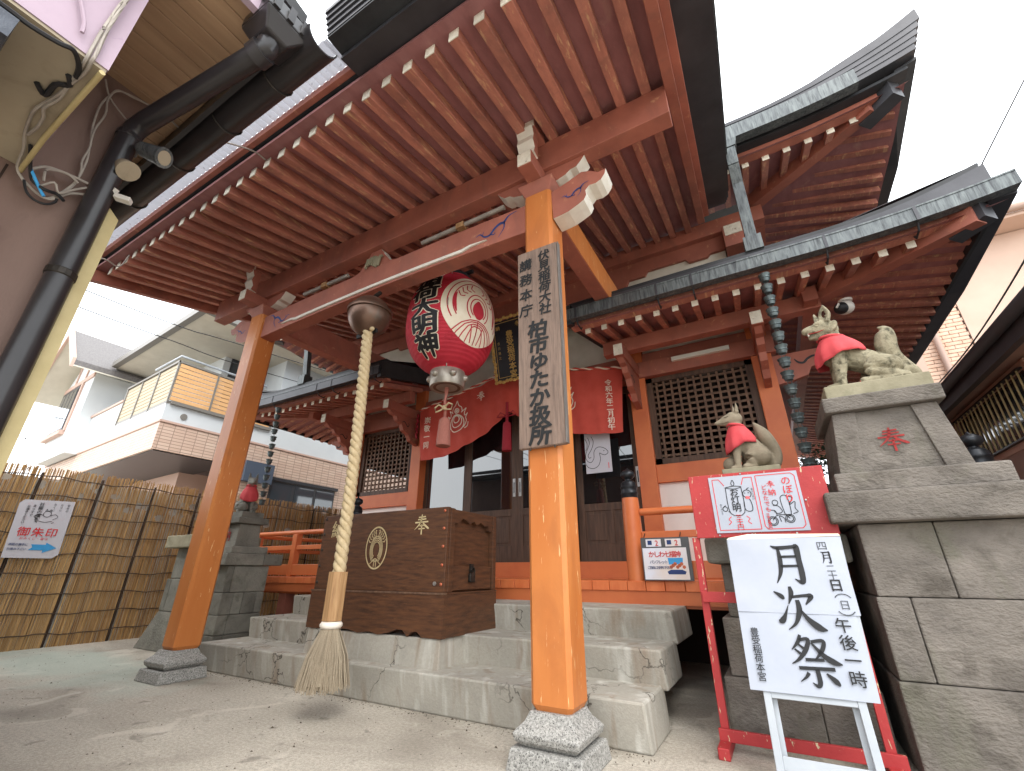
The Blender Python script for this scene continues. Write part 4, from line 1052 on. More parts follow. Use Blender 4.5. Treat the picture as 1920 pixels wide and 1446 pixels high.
for i in range(6):
    a = R(-95+60*i); obj('ring_boss', MB().ball(LC+Vector((.172*math.cos(a), .172*math.sin(a), -LH-.06)), (.036,.036,.036), 12, 8), 'lantern_metal', rb, smooth=True)
obj('carrying_arm', MB().bar(LC+Vector((-.25,0,LH+.075)), LC+Vector((.25,0,LH+.075)), .03, .035), 'roof_black', lt)
for a, r in ((TA+.55,.178),(R(150),.21)):
    p = LC+Vector((r*math.cos(a), r*math.sin(a), -LH)); obj('side_cord', MB().tube([p, LC+Vector(((LR+.03)*math.cos(a), (LR+.03)*math.sin(a), 0)), LC+Vector((.2*math.cos(a), .2*math.sin(a), LH+.06)), LC+Vector((.05*math.cos(a), .05*math.sin(a), LH+.75))], .005, 6), 'cable_grey', lt)
obj('hanging_cord', MB().tube([LC+Vector((0,0,LH+.07)), LC+Vector((0,0,1.28))], .012, 6), 'cable_black', lt)
# its tassel
tp = LC+Vector((0,0,-LH-.155))
tl = obj('lantern_tassel', MB().lathe([(.012,-.30),(.03,-.31),(.05,-.33),(.052,-.345),(.056,-.38),(.064,-.50),(.068,-.58),(.06,-.585),(.001,-.57)], tp, 20), 'tassel_brown', lt, smooth=True)
obj('tassel_cord', MB().tube([tp, tp-Vector((0,0,.05))], .02, 8).tube([tp-Vector((0,0,.05)), tp-Vector((.012,0,.14)), tp-Vector((0,0,.22)), tp-Vector((0,0,.31))], .014, 8), 'tassel_brown', tl, smooth=True)
m = MB()
for s_ in (-1, 1): m.tube([tp+Vector((0,-.02,-.21)), tp+Vector((s_*.06,-.03,-.175)), tp+Vector((s_*.105,-.03,-.20)), tp+Vector((s_*.09,-.03,-.245)), tp+Vector((s_*.03,-.03,-.235)), tp+Vector((0,-.02,-.21))], .009, 6)
m.ball(tp+Vector((0,-.02,-.212)), .024); obj('tassel_bow', m, 'rope', tl, smooth=True)

# ================================================================== name board on the right post
nb = thing('name_board', 'tall weathered wooden name board with black lettering hung on the right porch post', 'sign', (PR,2.27,1.52))
m = MB().strip([[(-1.235,2.262,1.525),(-.925,2.262,1.525),(-.925,2.298,1.525),(-1.235,2.298,1.525)],[(-1.235,2.255,2.985),(-.93,2.255,2.985),(-.93,2.298,2.985),(-1.235,2.298,2.985)]])
pb = obj('board', m, 'board_wood', nb, bevel=.006, seg=1)
obj('board_rim', MB().box(-.9245,-.918,2.258,2.297,1.53,2.98), 'board_edge', pb)
m = MB(); fy = 2.2525
column(m, '講務本庁', (-1.168,fy,2.865), X_, Z_, .100, .126, .030, .10, .06)
column(m, '伏見稲荷大社', (-1.025,fy,2.900), X_, Z_, .092, .087, .034, .10, .05)
m2 = MB(); column(m2, '柏市ゆたか扱所', (-1.085,fy,2.325), X_, Z_, .132, .121, .042, .10, .05, 1.12)
for mm in (m, m2):
    for v_ in mm.v: v_.y += 2.2555+(2.985-v_.z)/1.46*.007-.0035-fy
ink('lettering', m, 'ink_soft', pb); ink('lettering', m2, 'ink_soft', pb)
for x in (-1.16,-1.0): obj('nail', MB().tube([(x,2.27,1.53),(x,2.27,1.512)], .005, 6), 'iron', nb)

# ================================================================== framed plaque over the doors
pq = thing('name_plaque', 'black framed plaque with gold lettering above the doors behind the lantern', 'plaque', (-2.68,4.62,3.25))
T_ = Matrix.Translation((-2.70,4.62,3.68)) @ Matrix.Rotation(R(14), 4, 'X')
obj('plaque_field', B(-.20,.32,0,.03,-.42,.42).xf(T_), 'plaque_black', pq)
m = MB()
for i in range(18):
    t = i/17; 
    for x in (-.225,.345): m.ball((x+random.uniform(-.012,.012),.0,-.44+.88*t), (.028,.022,.03), 6, 5)
for i in range(11):
    t = i/10
    for z in (-.445,.445): m.ball((-.225+.57*t,.0,z+random.uniform(-.012,.012)), (.032,.022,.026), 6, 5)
obj('carved_frame', m.xf(T_), 'gold_ink', pq, smooth=True)
m = MB().box(-.175,.295,-.004,-.001,.385,.392).box(-.175,.295,-.004,-.001,-.392,-.385).box(-.175,-.168,-.004,-.001,-.385,.385).box(.288,.295,-.004,-.001,-.385,.385)
obj('gold_border', m.xf(T_), 'gold_ink', pq)
m = MB(); column(m, '豊受稲荷本宮', (.06,-.006,.20), X_, Z_, .115, .112, .022); column(m, '奉', (.20,-.006,.32), X_, Z_, .08); column(m, '納', (-.11,-.006,.32), X_, Z_, .07, bold=.015)
column(m, '昭和六十年', (.23,-.006,.18), X_, Z_, .05, .07); column(m, '吉日建之', (-.12,-.006,.10), X_, Z_, .045, .07)
ink('lettering', m.xf(T_), 'gold_ink', pq)

# ================================================================== red curtain over the doors
cu = thing('door_curtain', 'red curtain with flaming jewel emblem draped across the hall doors', 'curtain', (-2.87,5.0,2.4))
def crip(x, z): return 4.985+.018*math.sin(x*9)+.012*math.sin(x*23+z*3)
PK = -2.86
def ctop(x):
    t = abs(x-PK)/1.65; return 3.56-.38*t**.8 if t <= 1 else 3.18
def cbot(x):
    t = min(1, abs(x-PK)/1.55); return 2.90-.52*(1-(1-t)**2.0)
for a, b in ((-4.50,PK),(PK,-1.24)):
    m = MB(); nx, nz = 60, 16
    for i in range(nx+1):
        x = a+(b-a)*i/nx
        for j in range(nz+1):
            z = ctop(x)+(cbot(x)-ctop(x))*j/nz; xx = x+(.10*(j/nz) if a < -4 else -.07*(j/nz))*abs(x-PK)/1.6
            m.v.append(Vector((xx, crip(x, z)-.05*math.sin(math.pi*j/nz)*(.3+.7*(1-min(1, abs(x-PK)/.5))), z)))
    for i in range(nx):
        for j in range(nz):
            k = i*(nz+1)+j; m.f.append((k, k+1, k+nz+2, k+nz+1)); m.mi.append(0)
    obj('curtain_half', m, 'curtain_red', cu, smooth=True, normals=False)
# twisted hanging cord
for j, mt in enumerate(('ink_cream','curtain_red')):
    pts = [(-4.5+3.26*i/160, 4.965+.010*math.cos(i*.62+math.pi*j), ctop(-4.5+3.26*i/160)+.015+.010*math.sin(i*.62+math.pi*j)) for i in range(161)]
    obj('hanging_cord', MB().tube(pts, .011, 6), mt, cu, smooth=True)
for x in (-4.52,-1.17):
    m = MB()
    for i in range(14): m.ball((x+.012*math.sin(i*2.1),4.955,3.12-.028*i), (.018,.018,.02), 6, 5)
    obj('cord_end', m, 'tassel_crimson' if x < -3 else 'curtain_red', cu, smooth=True)
def jewel(cx, cz, s):
    L_ = []
    for k, rr in enumerate((.42,.30,.17)): L_.append(circ(0,-.12+.10*k,rr,22,0,360,rr*1.05))
    for s_ in (-1, 1):
        L_.append([(s_*.40,-.35),(s_*.55,-.05),(s_*.50,.15),(s_*.62,.35)]); L_.append([(s_*.62,.35),(s_*.45,.25),(s_*.42,.42),(s_*.52,.62)])
        L_.append([(s_*.52,.62),(s_*.32,.50),(s_*.25,.42)]); L_.append([(s_*.30,.45),(s_*.24,.70),(s_*.10,.80),(0,1.05)])
        L_.append([(s_*.45,-.40),(s_*.62,-.30),(s_*.66,-.10)])
    L_.append(circ(0,.52,.12,12)); L_.append(circ(0,.52,.05,8))
    m = MB()
    for ln in L_: put2d(m, stroke([(x, y, .045) for x, y in ln], 3), (cx,0,cz), X_, Z_, s)
    return m
def oncloth(m):
    for v_ in m.v: v_.y += crip(v_.x, v_.z)-.062
    return m
ink('jewel_emblem', oncloth(jewel(-3.72,2.88,.30)), 'ink_cream', cu); ink('jewel_emblem', oncloth(jewel(-2.07,2.88,.30)), 'ink_cream', cu)
ink('lettering', oncloth(column(MB(), '奉', (-3.33,0,3.22), X_, Z_, .15)), 'ink_cream', cu)
ink('lettering', oncloth(column(MB(), '崇敬一同', (-4.27,0,2.98), X_, Z_, .115, .13, .012)), 'ink_cream', cu)
ink('lettering', oncloth(column(MB(), '令和六年二月初午', (-1.42,0,3.02), X_, Z_, .085, .083, .012)), 'ink_cream', cu)
tcx = -2.84
tt = obj('curtain_tassel', MB().lathe([(.02,2.72),(.05,2.70),(.056,2.66),(.06,2.50),(.066,2.33),(.06,2.315),(.001,2.32)], (tcx,4.87,0), 18), 'tassel_crimson', cu, smooth=True)
m = MB().tube([(tcx,4.87,3.0),(tcx,4.87,2.72)], .02, 6)
for s_ in (-1, 1): m.tube([(tcx,4.86,2.80),(tcx+s_*.10,4.86,2.86),(tcx+s_*.15,4.86,2.80),(tcx,4.86,2.79)], .009, 6)
obj('tassel_cord', m, 'tassel_crimson', tt, smooth=True)

# ================================================================== snake drawing on the door
sp = thing('snake_poster', 'white paper with a black line drawing of a snake taped to the door glass', 'poster', (-1.68,5.16,1.95))
obj('sheet', B(-1.85,-1.52,5.128,5.131,1.955,2.46), 'paper_plain', sp)
SN = [[(.02,.92),(.10,.80),(.08,.66),(.02,.60)],[(.14,.95),(.20,.80),(.12,.66),(.02,.50),(.04,.36),(.20,.28),(.34,.38),(.36,.54),(.46,.64),(.62,.66),(.82,.60),(.92,.50),(.80,.44),(.66,.47),(.58,.50),(.60,.34),(.50,.18),(.30,.12),(.10,.16),(.02,.24)],[(.28,.97),(.36,.82),(.28,.64),(.12,.48),(.16,.40),(.24,.42)]]
m = MB()
for ln in SN: put2d(m, stroke([(x, y*1.5, .022) for x, y in ln], 5), (-1.85,5.1265,1.955), X_, Z_, .32)
put2d(m, stroke([(.74,.82,.03),(.78,.83,.03)], 2), (-1.85,5.1265,1.955), X_, Z_, .32)
ink('snake_drawing', m, 'ink', sp); ink('red_seal', MB().box(-1.565,-1.555,5.1262,5.1268,2.0,2.07), 'ink_pink', sp)

# ================================================================== pamphlet board on the railing
pm = thing('pamphlet_board', 'small framed notice in red kana with a treasure ship on the veranda railing', 'notice board', (-.81,4.045,.78))
obj('backing_board', MB().box(-1.005,-.612,4.035,4.05,.782,1.118), 'pink_frame', pm)
obj('sheet', B(-.995,-.64,4.030,4.0345,.79,1.035), 'poster_wash', pm)
for x in (-.96,-.80): 
    q = obj('pamphlet', B(x,x+.125,4.026,4.0345,1.045,1.105), 'poster_wash', pm)
    ink('lettering', MB().box(x+.015,x+.05,4.024,4.0255,1.06,1.095), 'ink_navy', q); ink('lettering', row(MB(), '2', (x+.09,4.024,1.075), X_, Z_, .06, bold=.01), 'ink_red', q)
ink('lettering', row(MB(), 'かしわ七福神', (-.925,4.029,.985), X_, Z_, .052, .043, .02), 'ink_red', pm)
ink('lettering', row(row(MB(), 'パンフレット', (-.93,4.029,.925), X_, Z_, .03, .024, .012), 'ご自由にお持ち下さい', (-.955,4.029,.882), X_, Z_, .026, .019, .012), 'ink_navy', pm)
ink('ship_hull', MB().add([(-.80,4.029,.83),(-.67,4.029,.83),(-.66,4.029,.85),(-.69,4.029,.865),(-.78,4.029,.865),(-.81,4.029,.85)], [(0,1,2,3,4,5)]), 'ink_navy', pm)
m = MB()
for i in range(7): put2d(m, (circ(0,0,.5,8)[:-1], [tuple(range(8))]), (-.775+.017*i,4.0285,.885+.012*(i % 3)), X_, Z_, .028)
ink('ship_crew', m, 'copper_nail', pm)
ink('ship_sail', MB().add([(-.79,4.0287,.905),(-.68,4.0287,.905),(-.675,4.0287,.955),(-.795,4.0287,.955)], [(0,1,2,3)]), 'ink_blue', pm)
for x in (-.98,-.68): obj('hanging_wire', MB().tube([(x,4.045,1.11),(x,4.11,1.16)], .004, 5), 'iron', pm)

# ================================================================== worn red notice stand
rs = thing('red_notice_stand', 'worn red wooden notice stand with candle and banner notices by the stone fox', 'notice stand', (-.04,3.0,0))
yb_, yt_ = 2.975, 2.985
for x in (-.41,.28):
    lg = obj('stand_leg', B(x-.02,x+.02,2.985,3.02,.0,1.04), 'red_worn', rs, bevel=.003)
    obj('foot', B(x-.03,x+.025,2.84,3.12,0,.05), 'red_worn', lg, bevel=.005)
obj('notice_panel', B(-.40,.315,2.975,2.995,1.035,1.405), 'red_worn', rs, bevel=.004)
obj('cross_rail', B(-.42,.30,2.965,2.984,.69,.745), 'red_worn', rs, bevel=.003)
obj('cross_rail', B(-.44,.33,2.963,2.984,.045,.10), 'red_worn', rs, bevel=.003)
sh = obj('notice_sheet', B(-.282,.188,2.969,2.974,1.06,1.386), 'paper', rs)
fy = 2.9675
m = MB()
fr1 = [(-.262,1.075),(-.045,1.075),(-.045,1.37),(-.09,1.37),(-.105,1.33)]; fr2 = [(-.20,1.33),(-.225,1.37),(-.262,1.37),(-.262,1.075)]
fr3 = [(-.025,1.375),(.155,1.375),(.172,1.36),(.172,1.09),(.155,1.073),(-.012,1.073),(-.025,1.09),(-.025,1.375)]
for ln in (fr1, fr2, fr3):
    for a, b in zip(ln, ln[1:]): put2d(m, stroke([(a[0],a[1],.003),(b[0],b[1],.003)], 2), (0,fy,0), X_, Z_, 1)
column(m, 'のぼり', (.125,fy,1.335), X_, Z_, .052, .05, .008); column(m, '奉納', (.045,fy,1.32), X_, Z_, .042, .045, .004); column(m, 'どなたでも', (.008,fy,1.305), X_, Z_, .03, .031, .004); column(m, '三千五百円', (.0,fy,1.15), X_, Z_, .02, .017, .004)
column(m, '三十円', (-.15,fy,1.145), X_, Z_, .036, .027, .006)
for s_ in (-1, 1): draw(m, [[(-.15+s_*.04,1.15),(-.15+s_*.055,1.135),(-.15+s_*.045,1.12),(-.15+s_*.06,1.105)]], (0,fy,0), X_, Z_, 1, .003)
ink('red_lettering', m, 'ink_red', sh)
m = MB()
cdl = [[(-.195,1.315),(-.19,1.17),(-.115,1.17),(-.11,1.315)],[(-.198,1.318),(-.15,1.325),(-.108,1.318),(-.15,1.308),(-.198,1.318)],[(-.152,1.325),(-.16,1.34),(-.15,1.36),(-.143,1.34),(-.15,1.325)],
       circ(-.085,1.275,.022,12), [(-.107,1.25),(-.11,1.20),(-.10,1.178),(-.072,1.18),(-.07,1.22),(-.078,1.25)], [(-.10,1.282),(-.093,1.278)], [(-.08,1.282),(-.073,1.278)], [(-.085,1.30),(-.07,1.31)], circ(-.215,1.195,.013,10), [(-.225,1.205),(-.21,1.215)], [(-.2,1.18),(-.19,1.175)],
       circ(.02,1.115,.024,14), circ(.02,1.115,.017,12), circ(.105,1.125,.022,14), circ(.105,1.125,.015,12), [(.02,1.12),(.045,1.145),(.085,1.145),(.105,1.125)], [(.045,1.145),(.04,1.17),(.02,1.175)], [(.06,1.11),(.055,1.14),(.075,1.13),(.08,1.105)],
       [(.035,1.20),(.06,1.195),(.075,1.165),(.05,1.155),(.035,1.17)], circ(.048,1.215,.014,10), [(.085,1.15),(.078,1.24),(.112,1.245),(.115,1.15),(.085,1.15)], [(.115,1.2),(.135,1.235),(.12,1.245)], [(.12,1.20),(.145,1.215),(.14,1.18),(.15,1.16),(.125,1.15)]]
draw(m, cdl, (0,fy-.0005,0), X_, Z_, 1, .0035, 4)
column(m, 'お灯明', (-.152,fy-.0005,1.29), X_, Z_, .05, .045, .012)
column(m, 'あぶらあげ', (-.055,fy-.0005,1.30), X_, Z_, .014, .014); column(m, 'ありがとう', (-.235,fy-.0005,1.22), X_, Z_, .013, .013)
ink('black_drawing', m, 'ink', sh)
ink('bib_mark', put2d(MB(), stroke([(-.095,1.255,.014),(-.075,1.252,.014)], 2), (0,fy-.0008,0), X_, Z_, 1), 'ink_pink', sh)
for x, z in ((-.27,1.047),(-.1,1.047),(.12,1.047),(.20,1.22),(-.10,1.395)): obj('pin', MB().ball((x,2.972,z), .006, 6, 5), 'steel', rs)

# ================================================================== white festival sign on its stand
ws = thing('festival_sign', 'white paper sign with three large black characters leaning on a white metal stand', 'sign', (.02,2.62,0))
sl_ = (2.88-2.6)/1.05; nv = Vector((0,sl_,1)).normalized(); nf = Vector((0,-1,sl_)).normalized()
def wp(x, z, d=0): return Vector((x, 2.6+sl_*z, z))+nf*d
m = MB()
for a, b, w in (((-.163,0),(-.163,.98),.032),((.195,0),(.195,.98),.032)): m.bar(wp(a[0],a[1],-.016), wp(b[0],b[1],-.016), w, .024, nf)
st = obj('stand_frame', m, 'white_metal', ws, bevel=.003)
obj('cross_bar', MB().bar(wp(-.147,.335,-.016), wp(.179,.335,-.016), .036, .02, nf), 'white_metal', ws, bevel=.002)
obj('cross_bar', MB().bar(wp(-.147,.095,-.016), wp(.179,.095,-.016), .05, .02, nf), 'white_metal', ws, bevel=.002)
obj('rear_leg', MB().bar((-.14,2.66,.0),(-.14,2.90,.96), .024, .02).bar((.17,2.66,0),(.17,2.90,.96), .024, .02), 'white_metal', ws)
def sheet(z0, z1, x0, x1, d):
    m = MB(); nx, nz = 14, 14
    for i in range(nx+1):
        for j in range(nz+1):
            x = x0+(x1-x0)*i/nx; z = z0+(z1-z0)*j/nz
            m.v.append(wp(x+.022*(z-.68)*(1 if x > 0 else .2), z, d+.0012*math.sin(i*.9+j*.35)))
    for i in range(nx):
        for j in range(nz):
            k = i*(nz+1)+j; m.f.append((k, k+nz+1, k+nz+2, k+1)); m.mi.append(0)
    return m
bd = obj('backing_panel', MB().hexa([wp(-.228,.34,-.002),wp(.262,.345,-.002),wp(.262,.345,-.008),wp(-.228,.34,-.008),wp(-.232,1.015,-.002),wp(.300,1.02,-.002),wp(.300,1.02,-.008),wp(-.232,1.015,-.008)]), 'white_metal', ws)
pa = obj('paper_sheet', sheet(.34,.665,-.228,.268,.003), 'paper', ws, smooth=True, normals=False)
pb2 = obj('paper_sheet', sheet(.662,1.016,-.229,.285,.006), 'paper', ws, smooth=True, normals=False)
obj('folded_paper_edge', MB().add([wp(-.232,1.015,.004),wp(.30,1.02,.004),wp(.295,1.034,-.006),wp(-.12,1.045,-.006),wp(-.22,1.028,-.004)], [(0,1,2,3,4)]), 'paper_warm', ws)
d = .0095
for ch, x, z in (('月',.045,.885),('次',.040,.685),('祭',.060,.475)): ink('large_character', put2d(MB(), brush(ch), wp(x,z,d), X_, nv, .205), 'ink', ws)
m = MB(); column(m, '月', wp(.215,.915,d), X_, nv, .062); column(m, '日', wp(.222,.790,d), X_, nv, .06, bold=.02); column(m, '午後一時', wp(.205,.62,d), X_, nv, .066, .070, .010)
column(m, '豊受稲荷本宮', wp(-.170,.575,d), X_, nv, .04, .0375, .006)
ink('small_lettering', m, 'ink', ws)
m = MB(); column(m, '四', wp(.208,.972,d), X_, nv, .048); column(m, '二十', wp(.220,.865,d), X_, nv, .04, .034); column(m, '日', wp(.235,.705,d), X_, nv, .045)
for zc, s_ in ((.745,1),(.668,-1)): draw(m, [[(-.032,-.010*s_),(-.018,.002*s_),(0,.006*s_),(.018,.002*s_),(.032,-.010*s_)]], wp(.235,zc,d), X_, nv, 1, .003)
ink('thin_lettering', m, 'ink_grey', ws)

# ================================================================== stone pedestals
def blocks(ped, x0, x1, y0, y1, z0, z1, cuts, mt, bev=.02):
    xs = [x0]+cuts+[x1]
    for a, b in zip(xs, xs[1:]):
        j = random.uniform(-.004,.004)
        obj('stone_block', B(a+.0012,b-.0012,y0+j,y1,z0+.0015,z1-.0015), mt, ped, bevel=bev, seg=2)
pg = 'stone fox pedestals'
bp = thing('fox_pedestal', 'large grey stone pedestal with a red carved character under the bigger fox', 'pedestal', (.82,3.4,0), pg)
blocks(bp,.375,1.32,2.96,3.90,.0,.385,[.86],'stone',.008); blocks(bp,.385,1.31,2.97,3.88,.385,.738,[.52,.98],'stone',.008); blocks(bp,.395,1.30,2.98,3.87,.738,1.082,[.70,1.05],'stone',.008)
obj('cap_stone', B(.28,1.40,2.88,3.95,1.084,1.240), 'stone', bp, bevel=.012)
obj('cap_stone', B(.355,1.06,2.95,3.80,1.242,1.345), 'stone', bp, bevel=.010)
bd = obj('pedestal_body', MB().frustum((.39,.945,3.0,3.62),1.346,(.435,.90,3.03,3.58),1.695), 'stone', bp, bevel=.006)
for a, b in ((.39,.50),(.835,.945)):
    obj('body_pilaster', MB().hexa([(a,2.985,1.347),(b,2.985,1.347),(b,3.01,1.347),(a,3.01,1.347),(a+(.045 if a < .5 else -.045),3.015,1.694),(b+(.045 if a < .5 else -.045),3.015,1.694),(b+(.045 if a < .5 else -.045),3.04,1.694),(a+(.045 if a < .5 else -.045),3.04,1.694)]), 'stone', bd, bevel=.004)
ink('carved_lettering', put2d(MB(), brush('奉'), (.665,3.009,1.515), X_, Vector((0,.086,1)), .135), 'carve_red', bd)
obj('top_slab', B(.40,.935,2.975,3.62,1.696,1.785), 'stone', bp, bevel=.008)
obj('fox_base', B(.435,.925,3.02,3.40,1.786,1.870), 'stone_moss', bp, bevel=.006)
sp_ = thing('fox_pedestal', 'lower stone pedestal of the small fox right of the steps behind the red stand', 'pedestal', (-.03,3.5,0), pg)
blocks(sp_,-.40,.33,3.18,3.9,.0,.30,[.05],'stone',.008); blocks(sp_,-.36,.32,3.20,3.88,.30,.60,[.0],'stone',.008); blocks(sp_,-.32,.30,3.22,3.86,.60,.895,[-.05],'stone',.008)
obj('cap_stone', B(-.385,.36,3.14,3.92,.897,1.05), 'stone_old', sp_, bevel=.02)
obj('pedestal_body', B(-.22,.18,3.28,3.76,1.052,1.40), 'stone_old', sp_, bevel=.006)
obj('top_slab', B(-.25,.30,3.25,3.80,1.402,1.455), 'stone_old', sp_, bevel=.006)
obj('fox_base', B(-.215,.13,3.27,3.60,1.456,1.49), 'stone_moss', sp_, bevel=.005)
lp = thing('fox_pedestal', 'mossy stone pedestal of the small fox left of the steps before the reed fence', 'pedestal', (-5.6,3.24,0), pg)
def side_blocks(z0, z1, cuts, x1):
    ys = [3.0]+cuts+[3.48]
    for a, b in zip(ys, ys[1:]): obj('stone_block', B(x1-.34,x1+random.uniform(-.004,.004),a+.0012,b-.0012,z0+.0015,z1-.0015), 'stone_old', lp, bevel=.008, seg=2)
    obj('stone_block', B(-5.98,x1-.3415,3.0,3.48,z0+.0015,z1-.0015), 'stone_old', lp, bevel=.008, seg=2)
side_blocks(0,.22,[3.10],-5.28); side_blocks(.22,.41,[3.11],-5.29); side_blocks(.41,.63,[3.13,3.24,3.39],-5.30); side_blocks(.63,.905,[3.07],-5.30)
obj('cap_stone', B(-6.02,-5.245,2.92,3.36,.907,1.03), 'stone_old', lp, bevel=.01); obj('cap_stone', B(-6.02,-5.245,3.3612,3.60,.907,1.03), 'stone_old', lp, bevel=.01)
obj('cap_stone', B(-5.86,-5.30,2.99,3.42,1.032,1.11), 'stone_old', lp, bevel=.01)
lb = obj('pedestal_body', MB().frustum((-5.75,-5.37,3.05,3.34),1.112,(-5.73,-5.39,3.07,3.32),1.36), 'stone_old', lp, bevel=.006)
ink('carved_lettering', column(MB(), '納', (-5.565,3.052,1.235), X_, Z_, .14, bold=.012), 'carve_red', lb)
obj('top_slab', B(-5.79,-5.33,3.01,3.38,1.362,1.43), 'stone_old', lp, bevel=.008)
obj('fox_base', B(-5.74,-5.38,3.06,3.33,1.432,1.50), 'stone_old', lp, bevel=.006)
la = thing('fox_pedestal', 'grey stone pier with flared foot half hidden behind the left porch post', 'pedestal', (-6.4,3.3,0), pg)
obj('stone_block', MB().frustum((-6.90,-6.0,3.0,3.75),0,(-6.66,-6.0,3.05,3.70),.40), 'stone_old', la, bevel=.012)
blocks(la,-6.66,-6.05,3.05,3.70,.40,.76,[-6.55],'stone_old',.012); blocks(la,-6.62,-6.08,3.06,3.68,.76,1.11,[-6.5],'stone_old',.012)
obj('cap_stone', B(-6.75,-6.0,2.96,3.75,1.112,1.26), 'stone_moss', la, bevel=.012)

# ================================================================== stone foxes
def skin(name, chains, balls, cones, mt, parent, Mx, voxel=.0065, it=5):
    """one continuous body: overlapping tapered limbs fused by a voxel remesh"""
    m = MB()
    for ch in chains:
        ch = catmull(ch, 5)
        m.tube([c[:3] for c in ch], [c[3] for c in ch], 12)
        for e in (ch[0], ch[-1]): m.ball(e[:3], e[3], 12, 8)
    for b in balls: m.ball(b[:3], b[3:6] if len(b) > 4 else b[3], 16, 10)
    for c in cones: m.add(*c)
    o = obj(name, m.xf(Mx), mt, parent, smooth=True)
    r = o.modifiers.new('r', 'REMESH'); r.mode = 'VOXEL'; r.voxel_size = voxel; r.use_smooth_shade = True
    s_ = o.modifiers.new('s', 'SMOOTH'); s_.iterations = it; s_.factor = .5
    bpy.context.view_layer.update()
    me = bpy.data.meshes.new_from_object(o.evaluated_get(bpy.context.evaluated_depsgraph_get()))
    o.modifiers.clear(); old = o.data; o.data = me; bpy.data.meshes.remove(old)
    if not me.materials: me.materials.append(MATS[mt])
    return o
def ear(x, y, z, h, w, dx=.0, dy=.0):
    """hollow pointed ear"""
    v = [(x+w*.6,y-w,z),(x+w*.6,y+w,z),(x-w*.7,y+w*.8,z),(x-w*.7,y-w*.8,z),(x+dx,y+dy,z+h)]
    return (v, [(0,1,4),(1,2,4),(2,3,4),(3,0,4),(3,2,1,0)])
def bib(parent, Mx, c0, r0, c1, r1, a0, a1, drop, mt='bib_red'):
    m = MB(); n, k = 44, 8
    for i in range(n+1):
        a = R(a0+(a1-a0)*i/n)
        for j in range(k+1):
            t = j/k; rip = 1+.05*t*math.sin(i*1.15)+.02*math.sin(i*2.7)*t
            cx, cz = c0[0]+(c1[0]-c0[0])*t, c0[1]+(c1[1]-c0[1])*t
            fr = max(0, math.cos(a))
            bul = math.sin(t*math.pi*.55)
            m.v.append(Vector((cx+(r0+(r1[0]-r0)*bul)*rip*math.cos(a), (r0+(r1[1]-r0)*bul)*rip*math.sin(a), cz-drop*t*fr)))
    for i in range(n):
        for j in range(k):
            q = i*(k+1)+j; m.f.append((q, q+1, q+k+2, q+k+1)); m.mi.append(0)
    o = obj('bib', m.xf(Mx), mt, parent, smooth=True, normals=False)
    sd = o.modifiers.new('thick', 'SOLIDIFY'); sd.thickness = .004
    return o
def collar(parent, Mx, c, r, mt='bib_red'):
    m = MB(); pts = [(c[0]+r*math.cos(R(a)), r*math.sin(R(a)), c[1]+.012*math.cos(R(a))) for a in range(0, 361, 15)]
    m.tube(pts, .010, 6); return obj('bib_tie', m.xf(Mx), mt, parent, smooth=True)

# big fox: forelegs straight, hind legs crouched, brush of a tail raised
big = thing('fox_statue', 'large stone fox in a red bib crouching with raised tail on the tall pedestal', 'statue', (.67,3.2,1.845), 'stone fox statues')
Mb = Matrix.Translation((.675,3.20,1.870)) @ Matrix.Rotation(math.pi-R(2), 4, 'Z')
HP = Vector((.105,0,.415)); HR = Matrix.Translation(HP) @ Matrix.Rotation(R(24), 4, 'Z') @ Matrix.Translation(-HP)
def hd(p): q = HR @ Vector(p[:3]); return (q.x, q.y, q.z)+tuple(p[3:])
chains = [
 [(-.165,0,.085,.060),(-.10,0,.135,.074),(-.01,0,.200,.078),(.075,0,.255,.086),(.10,0,.295,.080)],
 [(.07,0,.30,.080),(.092,0,.36,.062),(.102,0,.42,.054)],
 [(.095,.056,.23,.050),(.110,.064,.14,.038),(.120,.068,.075,.029),(.125,.068,.035,.032)],
 [(.095,-.056,.23,.050),(.110,-.064,.14,.038),(.120,-.068,.075,.029),(.125,-.068,.035,.032)],
 [(.13,.068,.026,.030),(.185,.070,.020,.026)], [(.13,-.068,.026,.030),(.185,-.070,.020,.026)],
 [(-.125,.060,.110,.066),(-.07,.078,.130,.056),(-.025,.090,.090,.034),(-.08,.092,.062,.030),(-.17,.092,.030,.026)],
 [(-.125,-.060,.110,.066),(-.07,-.078,.130,.056),(-.025,-.090,.090,.034),(-.08,-.092,.062,.030),(-.17,-.092,.030,.026)],
 [(-.175,.094,.024,.027),(-.08,.096,.02,.024),(.015,.098,.022,.030)], [(-.175,-.094,.024,.027),(-.08,-.096,.02,.024),(.015,-.098,.022,.030)],
 [(-.18,0,.05,.034),(-.225,0,.03,.032),(-.236,0,.06,.034),(-.205,0,.12,.036),(-.170,0,.18,.046),(-.155,0,.25,.056),(-.166,0,.315,.054),(-.174,0,.350,.042),(-.168,0,.375,.024),(-.150,0,.388,.008)],
 [hd((.115,0,.452,.060)),hd((.155,0,.452,.052)),hd((.192,0,.449,.040)),hd((.226,0,.446,.030)),hd((.238,0,.442,.024))],
 [hd((.125,0,.412,.036)),hd((.172,0,.402,.025)),hd((.212,0,.397,.018))],
 [hd((.150,.030,.490,.016)),hd((.178,.038,.480,.014)),hd((.20,.030,.468,.009))], [hd((.150,-.030,.490,.016)),hd((.178,-.038,.480,.014)),hd((.20,-.030,.468,.009))],
]
